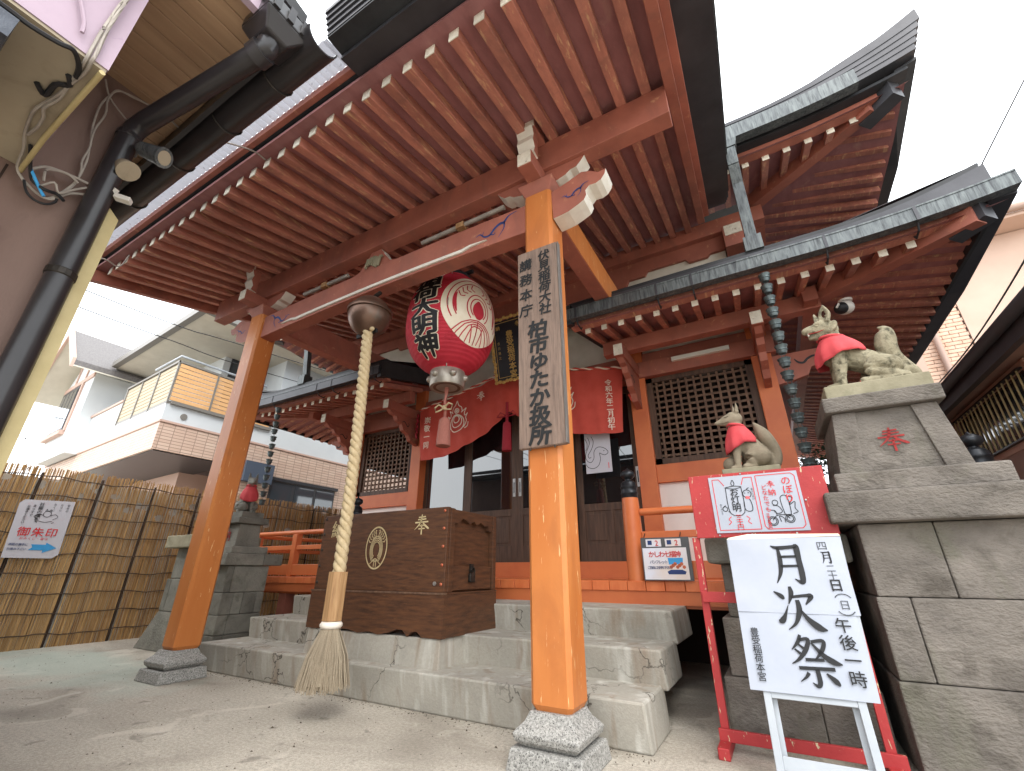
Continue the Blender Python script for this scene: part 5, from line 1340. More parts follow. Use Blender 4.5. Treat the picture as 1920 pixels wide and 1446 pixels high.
for s_ in (-1, 1):   # curved rims of the hollow ears, and ruffs behind the jaw
    chains.append([hd((.115,s_*.052,.492,.015)),hd((.100,s_*.060,.545,.012)),hd((.120,s_*.058,.605,.006))])
    chains.append([hd((.142,s_*.022,.505,.012)),hd((.135,s_*.035,.560,.009)),hd((.120,s_*.058,.605,.006))])
    chains.append([hd((.085,s_*.058,.470,.018)),hd((.095,s_*.062,.435,.018)),hd((.120,s_*.052,.412,.014))])
balls = [hd((.105,0,.448,.066,.064,.062)),(.085,0,.265,.100,.086,.096)]
earw = []
for s_ in (-1, 1):
    v = [hd(p) for p in ((.110,s_*.052,.490),(.140,s_*.022,.500),(.120,s_*.056,.600),(.098,s_*.040,.490),(.104,s_*.058,.545))]
    earw.append((v, [(0,1,2),(0,3,4),(3,1,4),(4,1,2),(0,4,2),(0,1,3)]))
skin('fox_body', chains, balls, earw, 'fox_stone', big, Mb, .0052, 3)
m = MB()
for s_ in (-1, 1): m.ball(hd((.186,s_*.041,.462))[:3], (.013,.007,.006), 8, 6)
obj('eyes', m.xf(Mb), 'stone_moss', big, smooth=True)
m = MB()
for s_ in (-1, 1): m.tube([hd(p) for p in ((.145,s_*.046,.432),(.185,s_*.034,.420),(.235,s_*.018,.416))], .0028, 6)
obj('mouth_line', m.xf(Mb), 'carve_red', big)
m = MB()
for k in range(5): m.ball(hd((.232-.004*k,.014-.007*k,.414))[:3], (.005,.005,.009), 6, 5)
obj('teeth', m.xf(Mb), 'white_paint', big)
m = MB()
for s_ in (-1, 1):
    for k in range(4): m.tube([(.206+.004*(k % 2),s_*.070+(-.020+.013*k),.026),(.216,s_*.070+(-.020+.013*k),.006)], .0032, 5); m.tube([(.040,s_*.098+(-.020+.013*k),.026),(.05,s_*.098+(-.020+.013*k),.006)], .0032, 5)
obj('claws', m.xf(Mb), 'carve_red', big)
bib(big, Mb, (.095,.372), .072, (.075,.235), (.142,.128), -150, 150, .055); collar(big, Mb, (.097,.374), .072)

# small sitting foxes
def sitting(name, label, loc, rot, sc, mt):
    t = thing(name, label, 'statue', loc, 'stone fox statues')
    Mx = Matrix.Translation(loc) @ Matrix.Rotation(rot, 4, 'Z') @ Matrix.Scale(sc, 4)
    ch = [
     [(-.085,0,.075,.085),(-.045,0,.15,.078),(.0,0,.225,.066),(.02,0,.285,.052),(.03,0,.335,.046)],
     [(.02,.035,.22,.036),(.055,.04,.13,.028),(.065,.042,.04,.022)], [(.02,-.035,.22,.036),(.05,-.045,.15,.028),(.07,-.045,.10,.024)],
     [(.06,.042,.018,.022),(.10,.043,.014,.018)],
     [(-.075,.065,.085,.068),(-.01,.075,.07,.045),(-.03,.078,.025,.026),(.03,.08,.016,.02)], [(-.075,-.065,.085,.068),(-.01,-.075,.07,.045),(-.03,-.078,.025,.026),(.03,-.08,.016,.02)],
     [(-.12,0,.03,.035),(-.175,0,.045,.036),(-.195,0,.11,.036),(-.175,0,.18,.042),(-.14,0,.25,.044),(-.115,0,.30,.026),(-.095,0,.335,.008)],
     [(.03,0,.37,.056),(.075,0,.362,.042),(.115,0,.352,.026),(.145,0,.347,.014)],
    ]
    bl = [(.025,0,.372,.058,.056,.054),(.02,0,.215,.062,.06,.085)]
    skin('fox_body', ch, bl, [ear(.01,.035,.405,.10,.024,-.01,.01), ear(.01,-.035,.405,.10,.024,-.01,-.01)], mt, t, Mx, .006*sc, 4)
    obj('ball_under_paw', MB().ball((.085,-.045,.055), .055, 18, 12).xf(Mx), mt, t, smooth=True)
    m = MB()
    for s_ in (-1, 1): m.tube([(.068,s_*.046,.385),(.085,s_*.041,.378),(.096,s_*.034,.378)], .0022, 5); m.tube([(.07,s_*.042,.345),(.10,s_*.028,.34),(.14,s_*.010,.340)], .0018, 5)
    obj('face_lines', m.xf(Mx), 'bark', t)
    bib(t, Mx, (.02,.315), .052, (.01,.18), (.105,.10), -165, 165, .06); collar(t, Mx, (.022,.317), .053)
    return t
sitting('fox_statue', 'small stone fox in a bright red bib sitting with its paw on a ball', (-.06,3.42,1.49), math.pi+R(16), 1.02, 'fox_stone_brown')
sitting('fox_statue', 'dark mossy stone fox in a red bib left of the offering box', (-5.55,3.19,1.50), R(-25), 1.0, 'stone_old')

# ================================================================== rain chains
def chain(name, label, x0, x1, y, z0, z1, n, sc):
    t = thing(name, label, 'rain chain', (x0,y,z1), 'copper rain chains')
    P_ = [(.012,0),(.026,.004),(.034,.03),(.036,.05),(.042,.062),(.044,.068),(.040,.068),(.034,.05),(.030,.03),(.022,.01)]
    c0 = k0 = None
    for i in range(n):
        f_ = i/(n-1); x = x0+(x1-x0)*f_; z = z0+(z1-z0)*f_
        if c0 is None:
            c0 = obj('cup', MB().lathe([(r*sc, h*sc) for r, h in P_], (x,y,z-.068*sc), 18), 'bronze_cup', t, smooth=True)
            obj('cup_band', MB().lathe([(.036*sc,.028*sc),(.039*sc,.03*sc),(.039*sc,.036*sc),(.036*sc,.038*sc)], (x,y,z-.068*sc), 18), 'bronze_cup', c0)
            k0 = obj('link', MB().tube([(x-.012,y,z-.06*sc),(x-.014,y,z-.095*sc),(x,y,z-.125*sc),(x+.014,y,z-.095*sc),(x+.012,y,z-.06*sc)], .0035, 5), 'bronze_cup', t)
            zz = z; xx = x
        else:
            c = rep(c0, (x-xx,0,z-zz)); rep(c0.children[0], (x-xx,0,z-zz), c)
            if i < n-1: rep(k0, (x-xx,0,z-zz))
    return t
chain('rain_chain', 'cup rain chain hanging from the right lower eave beside the large fox', .375,.335,3.86,3.27,1.62,15,1.12)
chain('rain_chain', 'cup rain chain hanging from the left lower eave beside the left porch post', -6.47,-6.36,3.86,3.24,1.80,13,1.12)

# ================================================================== security camera under the right eave
sc_ = thing('security_camera', 'small white dome security camera under the right eave', 'camera', (1.0,4.55,3.0))
obj('mount', MB().lathe([(.06,0),(.055,-.02),(.03,-.03)], (1.03,4.62,3.235), 16), 'camera_white', sc_, smooth=True)
obj('housing', MB().ball((1.0,4.56,3.13), (.075,.075,.065), 16, 10), 'camera_white', sc_, smooth=True)
obj('dark_face', MB().ball((.965,4.525,3.115), (.06,.06,.055), 14, 10), 'ink', sc_, smooth=True)
obj('lens_slot', MB().bar((.92,4.468,3.10),(.945,4.46,3.135), .02, .012), 'camera_white', sc_)
# ================================================================== reed fence on the left
FX = -7.85
fe = thing('reed_fence', 'tall golden reed screen fence tied with wire rows along the left side', 'fence', (FX,4,0))
poles = [-.7,.6,1.86,2.47,3.10,3.72,4.4,5.1,5.85,6.6,7.4,8.2]
obj('backing_wall', B(FX-.10,FX-.06,-1.5,9.0,0,1.93), 'fence_back', fe)
for a, b in zip(poles, poles[1:]):
    m = MB(); y = a+.03; gaps = [(random.uniform(a, b), random.uniform(1.55,1.95), random.uniform(.03,.07), random.uniform(.03,.06)) for _ in range(9 if a < 3.5 else 4)]
    while y < b-.025:
        h = 2.05+random.uniform(-.022,.016); l = random.uniform(-.012,.012); r = random.uniform(.0035,.0065); x = FX+random.uniform(-.012,.012)
        segs = [(0, h)]
        for gy, gz, gw, gh in gaps:
            if abs(y-gy) < gw and random.random() < .7: e = gh*math.sqrt(1-((y-gy)/gw)**2); segs = [(0, gz-e), (gz+e, h)]
        for z0_, z1_ in segs:
            p, q = Vector((x,y+l*z0_/h,z0_)), Vector((x+random.uniform(-.01,.01),y+l*z1_/h,z1_)); k = len(m.v)
            for c in (p, q): m.v += [c+Vector((r,-r,0)), c+Vector((r,r,0)), c+Vector((-r,0,0))]
            m.f += [(k,k+1,k+4,k+3),(k+1,k+2,k+5,k+4),(k+2,k,k+3,k+5),(k+3,k+4,k+5)]; m.mi += [0]*4
        y += random.uniform(.007,.0125)
    stuff(obj('reed_panel', m, 'reed', fe, normals=False))
for y in poles: obj('fence_pole', MB().tube([(FX-.02,y,0),(FX-.02,y+.01,1.99)], .016, 8), 'reed_pole', fe, smooth=True)
for i in range(9):
    z = .14+.225*i; m = MB(); pts = []
    for k in range(90): pts.append((FX+.022,-1+.112*k,z+.012*math.sin(k*.7+i)+.008*math.sin(k*1.9)))
    m.tube(pts, .0065, 5); obj('binding_wire', m, 'reed_pole', fe)
# poster on the fence
ps = thing('fence_poster', 'laminated paper notice with red characters and a blue arrow on the reed fence', 'poster', (FX+.05,2.03,.98))
px = FX+.035
obj('sheet', MB().add([(px,1.80,.985),(px,2.24,.985),(px,2.29,1.03),(px,2.265,1.67),(px,1.80,1.645),(px,1.765,1.60)], [(0,1,2,3,4,5)]), 'paper_plain', ps, normals=False)
U = Vector((0,1,0)); px += .004
m = MB(); row(m, '御朱印', (px,1.90,1.28), U, Z_, .115, .125, .012); row(m, 'おみくじ・御守', (px,1.90,1.205), U, Z_, .034, .037)
for y, z in ((1.86,1.60),(2.0,1.615),(1.87,1.43),(2.20,1.45),(2.13,1.40)): put2d(m, stroke([(x, y_, .012) for x, y_ in circ(0,0,.5,10,0,360,.35)], 2), (px,y,z), U, Z_, .04)
ink('red_lettering', m, 'ink_red', ps)
m = MB(); column(m, '社殿の横を', (px,1.965,1.605), U, Z_, .048, .046, .008); column(m, 'まっすぐ', (px,1.905,1.58), U, Z_, .036, .036, .004); column(m, 'お進みください', (px,1.855,1.57), U, Z_, .032, .031, .004)
column(m, 'みくじ', (px,2.085,1.615), U, Z_, .03, .034); column(m, 'おすり', (px,2.15,1.615), U, Z_, .03, .034); column(m, '御朱印', (px,2.215,1.615), U, Z_, .03, .034)
fox = [circ(0,.18,.16,14), [(-.12,.30),(-.08,.44),(-.02,.32)], [(.12,.30),(.10,.44),(.02,.32)], [(-.15,.1),(-.35,.15),(-.5,.0),(-.3,-.12)], [(.15,.1),(.35,.18),(.48,.05),(.3,-.1)], [(-.3,-.2),(0,-.26),(.3,-.18)], [(-.4,-.22),(-.3,-.3)], [(.3,-.3),(.4,-.24)]]
draw(m, fox, (px,2.045,1.455), U, Z_, .22, .025, 4)
ink('black_lettering', m, 'ink', ps)
m = MB(); row(m, '神殿の裏手に', (px,1.83,1.135), U, Z_, .03, .028, .006); row(m, 'お進み下さい', (px,1.83,1.085), U, Z_, .03, .028, .006); ink('navy_lettering', m, 'ink_navy', ps)
ink('blue_arrow', MB().add([(px,2.0,1.075),(px,2.13,1.075),(px,2.13,1.045),(px,2.25,1.105),(px,2.14,1.165),(px,2.14,1.14),(px,2.01,1.14),(px,2.03,1.108)], [(0,1,2,3,4,5,6,7)]), 'ink_blue', ps)

# ================================================================== white house beyond the fence
ho = thing('white_house', 'white two-storey house with tiled band and slatted balcony beyond the reed fence', 'house', (-12,6,0))
HX, HY = -9.6, 3.53
def H(u, y, z): return Vector((HX-u, HY+.067*u+y, z))
def hb(u0, u1, y0, y1, z0, z1): return MB().hexa([H(u0,y0,z0),H(u1,y0,z0),H(u1,y1,z0),H(u0,y1,z0),H(u0,y0,z1),H(u1,y0,z1),H(u1,y1,z1),H(u0,y1,z1)])
def uvbox(o):
    me = o.data; uv = me.uv_layers.new(name='uv')
    for p in me.polygons:
        for li in p.loop_indices:
            c = me.vertices[me.loops[li].vertex_index].co+WLOC[o.name]
            uv.data[li].uv = (c.y, c.z) if abs(p.normal.x) > .5 else (c.x, c.z) if abs(p.normal.y) > .5 else (c.x, c.y)
    return o
uvbox(obj('tile_band', hb(0,7.4,0,1.5,2.915,3.435), 'tile_facing', ho))
uvbox(obj('tile_wall', hb(0,1.0,1.55,9,0,3.435), 'tile_facing', ho))
obj('lower_wall', hb(1.8,7.4,1.2,9,0,2.914), 'house_trim', ho)
obj('overhang_soffit', hb(.05,7.3,.05,1.5,2.895,2.914), 'house_frame', ho)
obj('band_moulding', hb(-.02,7.4,-.02,9,3.436,3.475), 'house_trim', ho)
obj('white_parapet', hb(0,7.4,0,9,3.476,3.80), 'house_white', ho)
obj('white_parapet', hb(2.62,7.4,.0,.18,3.80,4.36), 'house_white', ho)
obj('parapet_cap', hb(2.60,5.5,-.03,.21,4.361,4.41), 'house_trim', ho)
# balcony: rails, posts, slats
bal = obj('balcony', hb(0,2.6,0,.06,3.80,3.86), 'house_rail', ho)
obj('balcony_rail', MB().bar(H(-.03,.06,3.83),H(-.03,2.1,3.83), .06, .06), 'house_rail', bal)
obj('balcony_top', hb(-.02,2.6,-.02,.06,4.66,4.70), 'house_rail', bal); obj('balcony_top', MB().bar(H(.0,.06,4.68),H(.0,2.1,4.68), .06, .04), 'house_rail', bal)
obj('hand_rail', MB().tube([H(1.2,0,4.80),H(0,0,4.80),H(0,1.8,4.80)], .025, 8), 'white_metal', bal, smooth=True)
for i in range(9):
    z = 3.875+.087*i
    obj('slat', hb(.02,2.58,.01,.03,z,z+.072), 'house_cream', bal); obj('slat', MB().hexa([H(-.02,.03,z),H(.0,.03,z),H(.0,2.05,z),H(-.02,2.05,z),H(-.02,.03,z+.072),H(.0,.03,z+.072),H(.0,2.05,z+.072),H(-.02,2.05,z+.072)]), 'house_slat', bal)
for u in (0,.9,1.75,2.6): obj('balcony_post', hb(u-.02,u+.02,-.012,.008,3.80,4.70), 'house_rail', bal)
for y in (.75,1.4,2.08): obj('balcony_post', MB().bar(H(-.03,y,3.80),H(-.03,y,4.70), .03, .02, (1,0,0)), 'house_rail', bal)
# upper storey
obj('upper_wall', hb(1.1,7.4,1.2,9,3.8,6.6), 'house_white', ho)
obj('upper_wall', hb(.0,1.1,2.15,9,3.8,6.6), 'house_white', ho)
def window(name, corner, du, dz, axis, panes=2, mt='house_glass'):
    """framed window, its panes set into the frame"""
    c = Vector(corner); a = Vector(axis); n_ = Vector((a.y,-a.x,0))
    def bx(p, q, z0, z1, d0, d1):
        P_ = [c+a*p+n_*d0, c+a*q+n_*d0, c+a*q+n_*d1, c+a*p+n_*d1]
        return MB().hexa([p_+Vector((0,0,z0)) for p_ in P_]+[p_+Vector((0,0,z1)) for p_ in P_])
    w = obj('window', bx(0,du,0,dz,-.005,.02), 'house_frame', ho)
    for i in range(panes):
        p, q = du*i/panes+.04, du*(i+1)/panes-.04
        if i == 0: pass
        obj('pane', bx(p,q,.05,dz-.05,.021,.027), mt, w)
    return w
window('w', H(1.09,1.35,4.35), 1.15, 1.30, (0,1,0), 2)
window('w', H(-.005,3.6,4.35), 1.2, 1.1, (0,1,0), 2)
wl = window('w', H(-.01,2.38,2.20), 1.75, .52, (0,1,0), 3)
obj('window_hood', MB().hexa([H(-.06,2.30,2.73),H(0,2.30,2.73),H(0,4.2,2.73),H(-.06,4.2,2.73),H(-.06,2.30,2.80),H(0,2.30,2.80),H(0,4.2,2.80),H(-.06,4.2,2.80)]), 'house_frame', wl)
dw = obj('balcony_door', hb(3.3,4.7,1.185,1.199,3.85,5.0), 'house_frame', ho); obj('pane', hb(3.4,4.6,1.175,1.184,3.95,4.92), 'house_glass', dw)
# blue meter box and lamp
mb_ = obj('meter_box', MB().hexa([H(-.18,1.68,2.60),H(0,1.68,2.60),H(0,2.32,2.60),H(-.18,2.32,2.60),H(-.18,1.68,3.02),H(0,1.68,3.02),H(0,2.32,3.02),H(-.18,2.32,3.02)]), 'shutter_blue', ho)
for y in (1.90,2.05): obj('box_handle', MB().lathe([(.05,-.19),(.06,-.2),(.03,-.2)], H(0,y,2.80)*1, 12, 'X'), 'house_frame', mb_)
obj('wall_lamp', MB().ball(H(-.08,2.55,5.0), .06, 10, 8), 'house_frame', ho, smooth=True)
obj('round_vent', MB().lathe([(.001,.02),(.06,.02),(.06,.0)], H(0,.35,3.62), 14, 'X'), 'house_rail', ho)
# main eave and roof
ES = 5.63
obj('eave_soffit', hb(-.55,4.3,.0,9.2,ES,ES+.03), 'house_soffit', ho)
gt = obj('eave_gutter', hb(-.65,4.2,-.12,.0,ES-.02,ES+.12), 'house_rail', ho); obj('eave_gutter', MB().bar(H(-.60,-.12,ES+.05),H(-.60,9.2,ES+.05), .12, .14), 'house_rail', ho)
obj('fascia', hb(-.56,4.3,.0,.03,ES+.03,ES+.2), 'house_trim', ho)
obj('house_roof', MB().add([H(-.6,0,ES+.2),H(6.2,0,ES+.2),H(4.2,3,ES+1.35),H(2.5,3,ES+1.35),H(-.6,9.2,ES+.2),H(2.5,7,ES+1.35)], [(0,1,2,3),(0,3,5,4)]), 'house_roof', ho)
# gable wing at the far end
gx0, gx1, gpk = 4.7, 7.1, 5.9
gw = obj('gable_wall', MB().extrude([(gx0,3.436),(gx1,3.436),(gx1,5.5),(gpk,6.45),(gx0,5.5)], lambda u, z: H(u,-.25,z), lambda u, z: H(u,1.3,z)), 'house_white', ho)
for a, b in (((gx0-.55,5.35),(gpk,6.72)),((gx1+.60,5.20),(gpk,6.72))):
    d0 = Vector((0,0,.16))
    p = [H(a[0],-.80,a[1]),H(b[0],-.80,b[1]),H(b[0],2.5,b[1]),H(a[0],2.5,a[1])]
    obj('gable_soffit', MB().hexa(p+[q+d0*.2 for q in p]), 'house_soffit', gw)
    p = [q+d0*.21 for q in p]
    obj('gable_roof', MB().hexa(p+[q+d0*.8 for q in p]), 'house_roof', gw)
    q = [H(a[0],-.86,a[1]-.03),H(b[0],-.86,b[1]-.03),H(b[0],-.80,b[1]-.03),H(a[0],-.80,a[1]-.03)]
    obj('gable_barge', MB().hexa(q+[r_+Vector((0,0,.24)) for r_ in q]), 'house_trim', gw)
for z in (5.45,): obj('trim_band', hb(gx0,gx1,-.28,-.25,5.42,5.54), 'house_trim', gw)
for u in (5.5,6.3): obj('trim_post', hb(u-.04,u+.04,-.28,-.25,5.54,6.1), 'house_trim', gw)
w = obj('window', hb(5.55,6.95,-.30,-.25,4.12,5.35), 'house_frame', gw)
for i in range(4): 
    u = 5.60+.335*i; obj('pane', hb(u,u+.29,-.31,-.30,4.18,5.28), 'house_glass', w)
obj('window_sill', hb(5.45,7.05,-.36,-.25,4.0,4.10), 'house_trim', gw)
obj('window_casing', hb(5.42,5.54,-.29,-.25,4.10,5.42), 'house_trim', gw)

# ================================================================== near building, top left: wall, soffit, gutter, pipe
nbd = thing('near_building', 'brown rendered building with plank soffit and black gutter close by on the left', 'building', (-3.5,-1.2,0))
WX = -2.5
obj('wall', B(WX-.2,WX,-3.0,.43,0,3.20), 'near_wall', nbd)
obj('end_wall', B(-7.0,WX-.2,.23,.43,0,3.20), 'near_wall', nbd)
for y in (.05,.10): obj('wall_groove', B(WX,WX+.003,y,y+.008,0,2.42), 'hall_dark', nbd)
obj('corner_trim', MB().hexa([(WX+.0,.43,0),(WX+.05,.43,0),(WX+.05,.475,0),(WX,.475,0),(WX,.43,2.42),(WX+.05,.43,2.44),(WX+.05,.475,2.40),(WX,.475,2.41)]), 'trim_cream', nbd)
bxo = obj('projecting_bay', MB().box(WX+.001,-1.70,-3.0,.148,2.45,3.9), ['near_pink'], nbd)
obj('bay_underside', B(WX+.002,-1.705,-3.0,.145,2.438,2.4495), 'near_beige', bxo)
obj('bay_edge_pipe', MB().tube([(-1.70,.138,2.425),(-1.95,.136,2.42),(-2.20,.134,2.42),(-2.47,.14,2.40)], .009, 8), 'trim_cream', bxo, smooth=True)
obj('dark_shutter_box', B(-2.2,-1.66,-1.2,-.055,2.28,2.36), 'dark_metal', bxo)
p0 = None
for i in range(30):
    x = -1.57-.098*i
    if x < -4.4: break
    if p0 is None: p0 = obj('soffit_plank', B(x-.094,x,-.8,.551,3.18,3.20), 'soffit_wood', nbd, bevel=.003, seg=1); xx0 = x
    else: rep(p0, (x-xx0,0,0))
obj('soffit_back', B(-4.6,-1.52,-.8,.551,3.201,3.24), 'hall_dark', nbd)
obj('verge_fascia', B(-1.565,-1.53,-.8,.515,3.13,3.42), 'near_pink', nbd)
obj('roof_slab', MB().hexa([(-7,-.8,3.6),(-1.5,-.8,3.6),(-1.5,.60,3.28),(-7,.60,3.28),(-7,-.8,3.68),(-1.5,-.8,3.68),(-1.5,.60,3.36),(-7,.60,3.36)]), 'roof_black', nbd)
obj('eave_fascia', B(-7,-1.55,.552,.576,3.10,3.26), 'pipe_dark', nbd)
# half-round gutter
m = MB(); sec = []
ring = [(.655+.08*math.cos(R(a)), 3.165+.08*math.sin(R(a))) for a in range(180, 361, 15)]+[(.655+.073*math.cos(R(a)), 3.167+.073*math.sin(R(a))) for a in range(360, 179, -15)]
gtr = obj('gutter', MB().strip([[(x,y,z) for y, z in ring] for x in (-7.0,-4.0,-1.40)]), 'pipe_dark', nbd, smooth=True)
for x in (-1.75,-2.2,-2.7,-3.3): obj('gutter_bracket', MB().tube([(x,.655+.084*math.cos(R(a)),3.165+.084*math.sin(R(a))) for a in range(180,361,20)], .005, 5), 'iron', gtr)
hop = obj('rain_hopper', MB().frustum((-1.62,-1.50,.46,.56),3.04,(-1.66,-1.45,.42,.62),3.12).frustum((-1.66,-1.45,.42,.62),3.121,(-1.65,-1.46,.42,.62),3.22), 'pipe_dark', nbd, bevel=.008)
for y in (.44,.505,.57): obj('hopper_rib', B(-1.45,-1.44,y,y+.03,3.125,3.215), 'pipe_dark', hop)
dp = obj('downpipe', MB().tube([(-1.56,.51,3.05),(-1.565,.508,3.015),(-1.61,.50,2.99),(-2.36,.40,2.945),(-2.42,.385,2.91),(-2.44,.38,2.85),(-2.44,.38,0)], .047, 16), 'pipe_dark', nbd, smooth=True)
for z in (1.2,2.0,2.84): obj('pipe_collar', MB().lathe([(.048,0),(.052,.004),(.052,.03),(.048,.034)], (-2.44,.38,z), 16), 'pipe_dark' if z > 2.5 else 'iron', dp)
obj('pipe_collar', MB().tube([(-1.575,.506,3.005),(-1.625,.499,2.987)], .057, 16), 'pipe_dark', dp, smooth=True)
obj('wood_patch', MB().box(WX+.001,WX+.02,-.02,.115,1.9,2.16).box(WX+.001,WX+.03,.118,.16,1.8,2.14), 'sleeve_wood', nbd)
# lamps and cables on it
for i, (p, d, lab, mt) in enumerate((((-2.36,.43,2.78),(.10,.075,-.05),'grey round spotlight facing the shrine under the plank soffit','copper_patina'),((-2.40,.40,2.66),(.05,.03,-.06),'rusty beige spotlight under the grey one beside the downpipe','near_beige'))):
    t = thing('spotlight', lab, 'spotlight', p, 'spotlights by the downpipe'); p = Vector(p); d = Vector(d)*(.62 if i else .85)
    obj('lamp_body', MB().tube([p-d*.2, p, p+d*.55, p+d], [.022,.036,.042,.046], 16), mt, t, smooth=True)
    obj('lamp_rim', MB().tube([p+d*.95, p+d*1.05], .05, 16), mt, t, smooth=True)
    obj('lamp_glass', MB().tube([p+d*1.051, p+d*1.06], .036, 16), 'near_beige', t)
    obj('lamp_arm', MB().tube([p, p+Vector((-.05,-.01,.03)), Vector((-2.47,p.y,p.z+.02))], .011, 8), mt, t, smooth=True)
sn = thing('motion_sensor', 'small white box sensor clipped beside the downpipe', 'sensor', (-2.40,.43,2.46))
obj('sensor_body', MB().bar((-2.40,.42,2.478),(-2.36,.47,2.47), .035, .025), 'camera_white', sn, bevel=.004); obj('sensor_clip', MB().bar((-2.42,.41,2.49),(-2.40,.415,2.52), .02, .015), 'camera_white', sn)
CB = {
 'grey_a': ([(-1.69,.098,3.0),(-1.68,.094,2.76),(-1.685,.091,2.648),(-1.68,.089,2.564),(-1.688,.091,2.488),(-1.70,.093,2.43),(-1.759,.097,2.43),(-1.833,.097,2.432),(-1.911,.096,2.428),(-2.013,.083,2.43),(-2.079,.073,2.425),(-2.158,.077,2.43),(-2.25,.09,2.425),(-2.338,.111,2.42),(-2.452,.128,2.40),(-2.456,.155,2.365),(-2.455,.179,2.348),(-2.458,.218,2.332),(-2.455,.255,2.339),(-2.458,.295,2.412),(-2.455,.344,2.448),(-2.41,.398,2.479)], .0055, 'cable_grey', 'pale cable running from the pink bay down to the sensor by the downpipe'),
 'grey_b': ([(-1.682,.104,3.0),(-1.674,.10,2.74),(-1.68,.098,2.6),(-1.682,.104,2.47),(-1.692,.105,2.43),(-1.763,.109,2.425),(-1.865,.10,2.43),(-1.952,.101,2.425),(-2.035,.087,2.42),(-2.097,.10,2.425),(-2.168,.103,2.42),(-2.244,.097,2.425)], .0055, 'cable_grey', 'pale cable with loose loops along the beige underside of the bay'),
 'wall_a': ([(-2.46,.40,3.142),(-2.46,.333,3.116),(-2.46,.278,3.098),(-2.46,.261,3.046),(-2.46,.247,2.947),(-2.46,.254,2.844),(-2.46,.265,2.77),(-2.455,.281,2.694),(-2.46,.281,2.602),(-2.455,.293,2.544),(-2.46,.294,2.468),(-2.455,.274,2.393),(-2.46,.242,2.332)], .0045, 'cable_grey', 'thin white cable looping down the brown wall from the soffit'),
 'wall_b': ([(-2.455,.408,3.137),(-2.455,.283,3.095),(-2.455,.259,3.004),(-2.455,.275,2.91),(-2.455,.268,2.792),(-2.455,.281,2.69),(-2.455,.293,2.612),(-2.455,.295,2.495),(-2.455,.277,2.412),(-2.455,.252,2.343)], .0045, 'cable_grey', 'second white cable beside the looping one on the brown wall'),
 'loop_a': ([(-2.45,.161,2.42),(-2.44,.192,2.461),(-2.45,.235,2.486),(-2.44,.287,2.49),(-2.45,.328,2.501)], .006, 'cable_grey', 'short grey cable bent in an arch in the wall tangle'),
 'loop_b': ([(-2.45,.161,2.358),(-2.44,.182,2.307),(-2.45,.215,2.294),(-2.44,.248,2.297),(-2.45,.267,2.332),(-2.45,.267,2.35)], .005, 'cable_black', 'dark cable loop hanging lowest in the wall tangle'),
 'loop_c': ([(-2.44,.208,2.394),(-2.43,.198,2.44),(-2.44,.215,2.466),(-2.43,.258,2.48),(-2.44,.30,2.47)], .005, 'cable_grey', 'short pale cable curl in the middle of the wall tangle'),
 'loop_d': ([(-2.43,.152,2.424),(-2.42,.174,2.383),(-2.43,.212,2.339),(-2.43,.229,2.319)], .006, 'ink_blue', 'short bluish cable crossing the wall tangle'),
 'loop_e': ([(-2.45,.14,2.46),(-2.43,.165,2.40),(-2.44,.20,2.36),(-2.42,.235,2.40),(-2.43,.262,2.37),(-2.44,.30,2.43),(-2.44,.33,2.47)], .0045, 'cable_grey', 'thin pale cable zigzagging through the wall tangle'),
 'loop_f': ([(-2.30,.12,2.425),(-2.40,.15,2.41),(-2.44,.18,2.37),(-2.42,.22,2.345),(-2.44,.26,2.365),(-2.43,.285,2.345)], .007, 'cable_black', 'thick black cable at the heart of the wall tangle'),
 'loop_g': ([(-2.455,.22,3.10),(-2.455,.26,3.02),(-2.455,.33,2.97),(-2.455,.40,2.93)], .004, 'cable_grey', 'thin straight cable slanting across the shaded wall to the downpipe'),
 'loop_h': ([(-1.95,.04,2.43),(-1.98,.07,2.428),(-1.90,.075,2.43),(-1.86,.10,2.43),(-1.82,.085,2.43)], .009, 'cable_black', 'short black cable clamp bundle on the beige underside'),
 'loop_i': ([(-1.682,-.02,2.80),(-1.682,.0,2.66),(-1.682,.045,2.55),(-1.682,.055,2.50)], .006, 'near_pink', 'pink painted cable down the face of the bay'),
 'black_a': ([(-1.675,-.35,2.38),(-1.675,-.101,2.383),(-1.675,-.035,2.381),(-1.675,.026,2.393),(-1.68,.06,2.41),(-1.74,.09,2.42),(-1.80,.10,2.425)], .008, 'cable_black', 'thick black cable along the lower edge of the pink bay'),
}
for k_, (pts, r, mt, lab) in CB.items():
    pp = catmull(pts, 4); o = obj('wall_cable', MB().tube(pp, r, 6), mt, smooth=True); tag(o, lab, 'cable', 'cables on the near building')
# cable from the near soffit across to the porch eave
pp = catmull([(-2.40,.40,3.12),(-2.55,.62,3.22),(-2.75,.85,3.55),(-2.95,1.10,3.86),(-3.00,1.22,3.92)], 6)
tag(obj('eave_cable', MB().tube(pp, .006, 6), 'cable_grey', smooth=True), 'pale cable strung from the plank soffit across to the porch eave', 'cable', 'cables to the porch')
pp = catmull([(-4.9,.72,3.22),(-4.95,.95,3.52),(-5.2,1.15,3.66),(-5.32,1.22,3.90)], 6)
tag(obj('eave_cable', MB().tube(pp, .007, 6), 'cable_grey', smooth=True), 'grey cable sagging beside the left end of the porch eave', 'cable', 'cables to the porch')

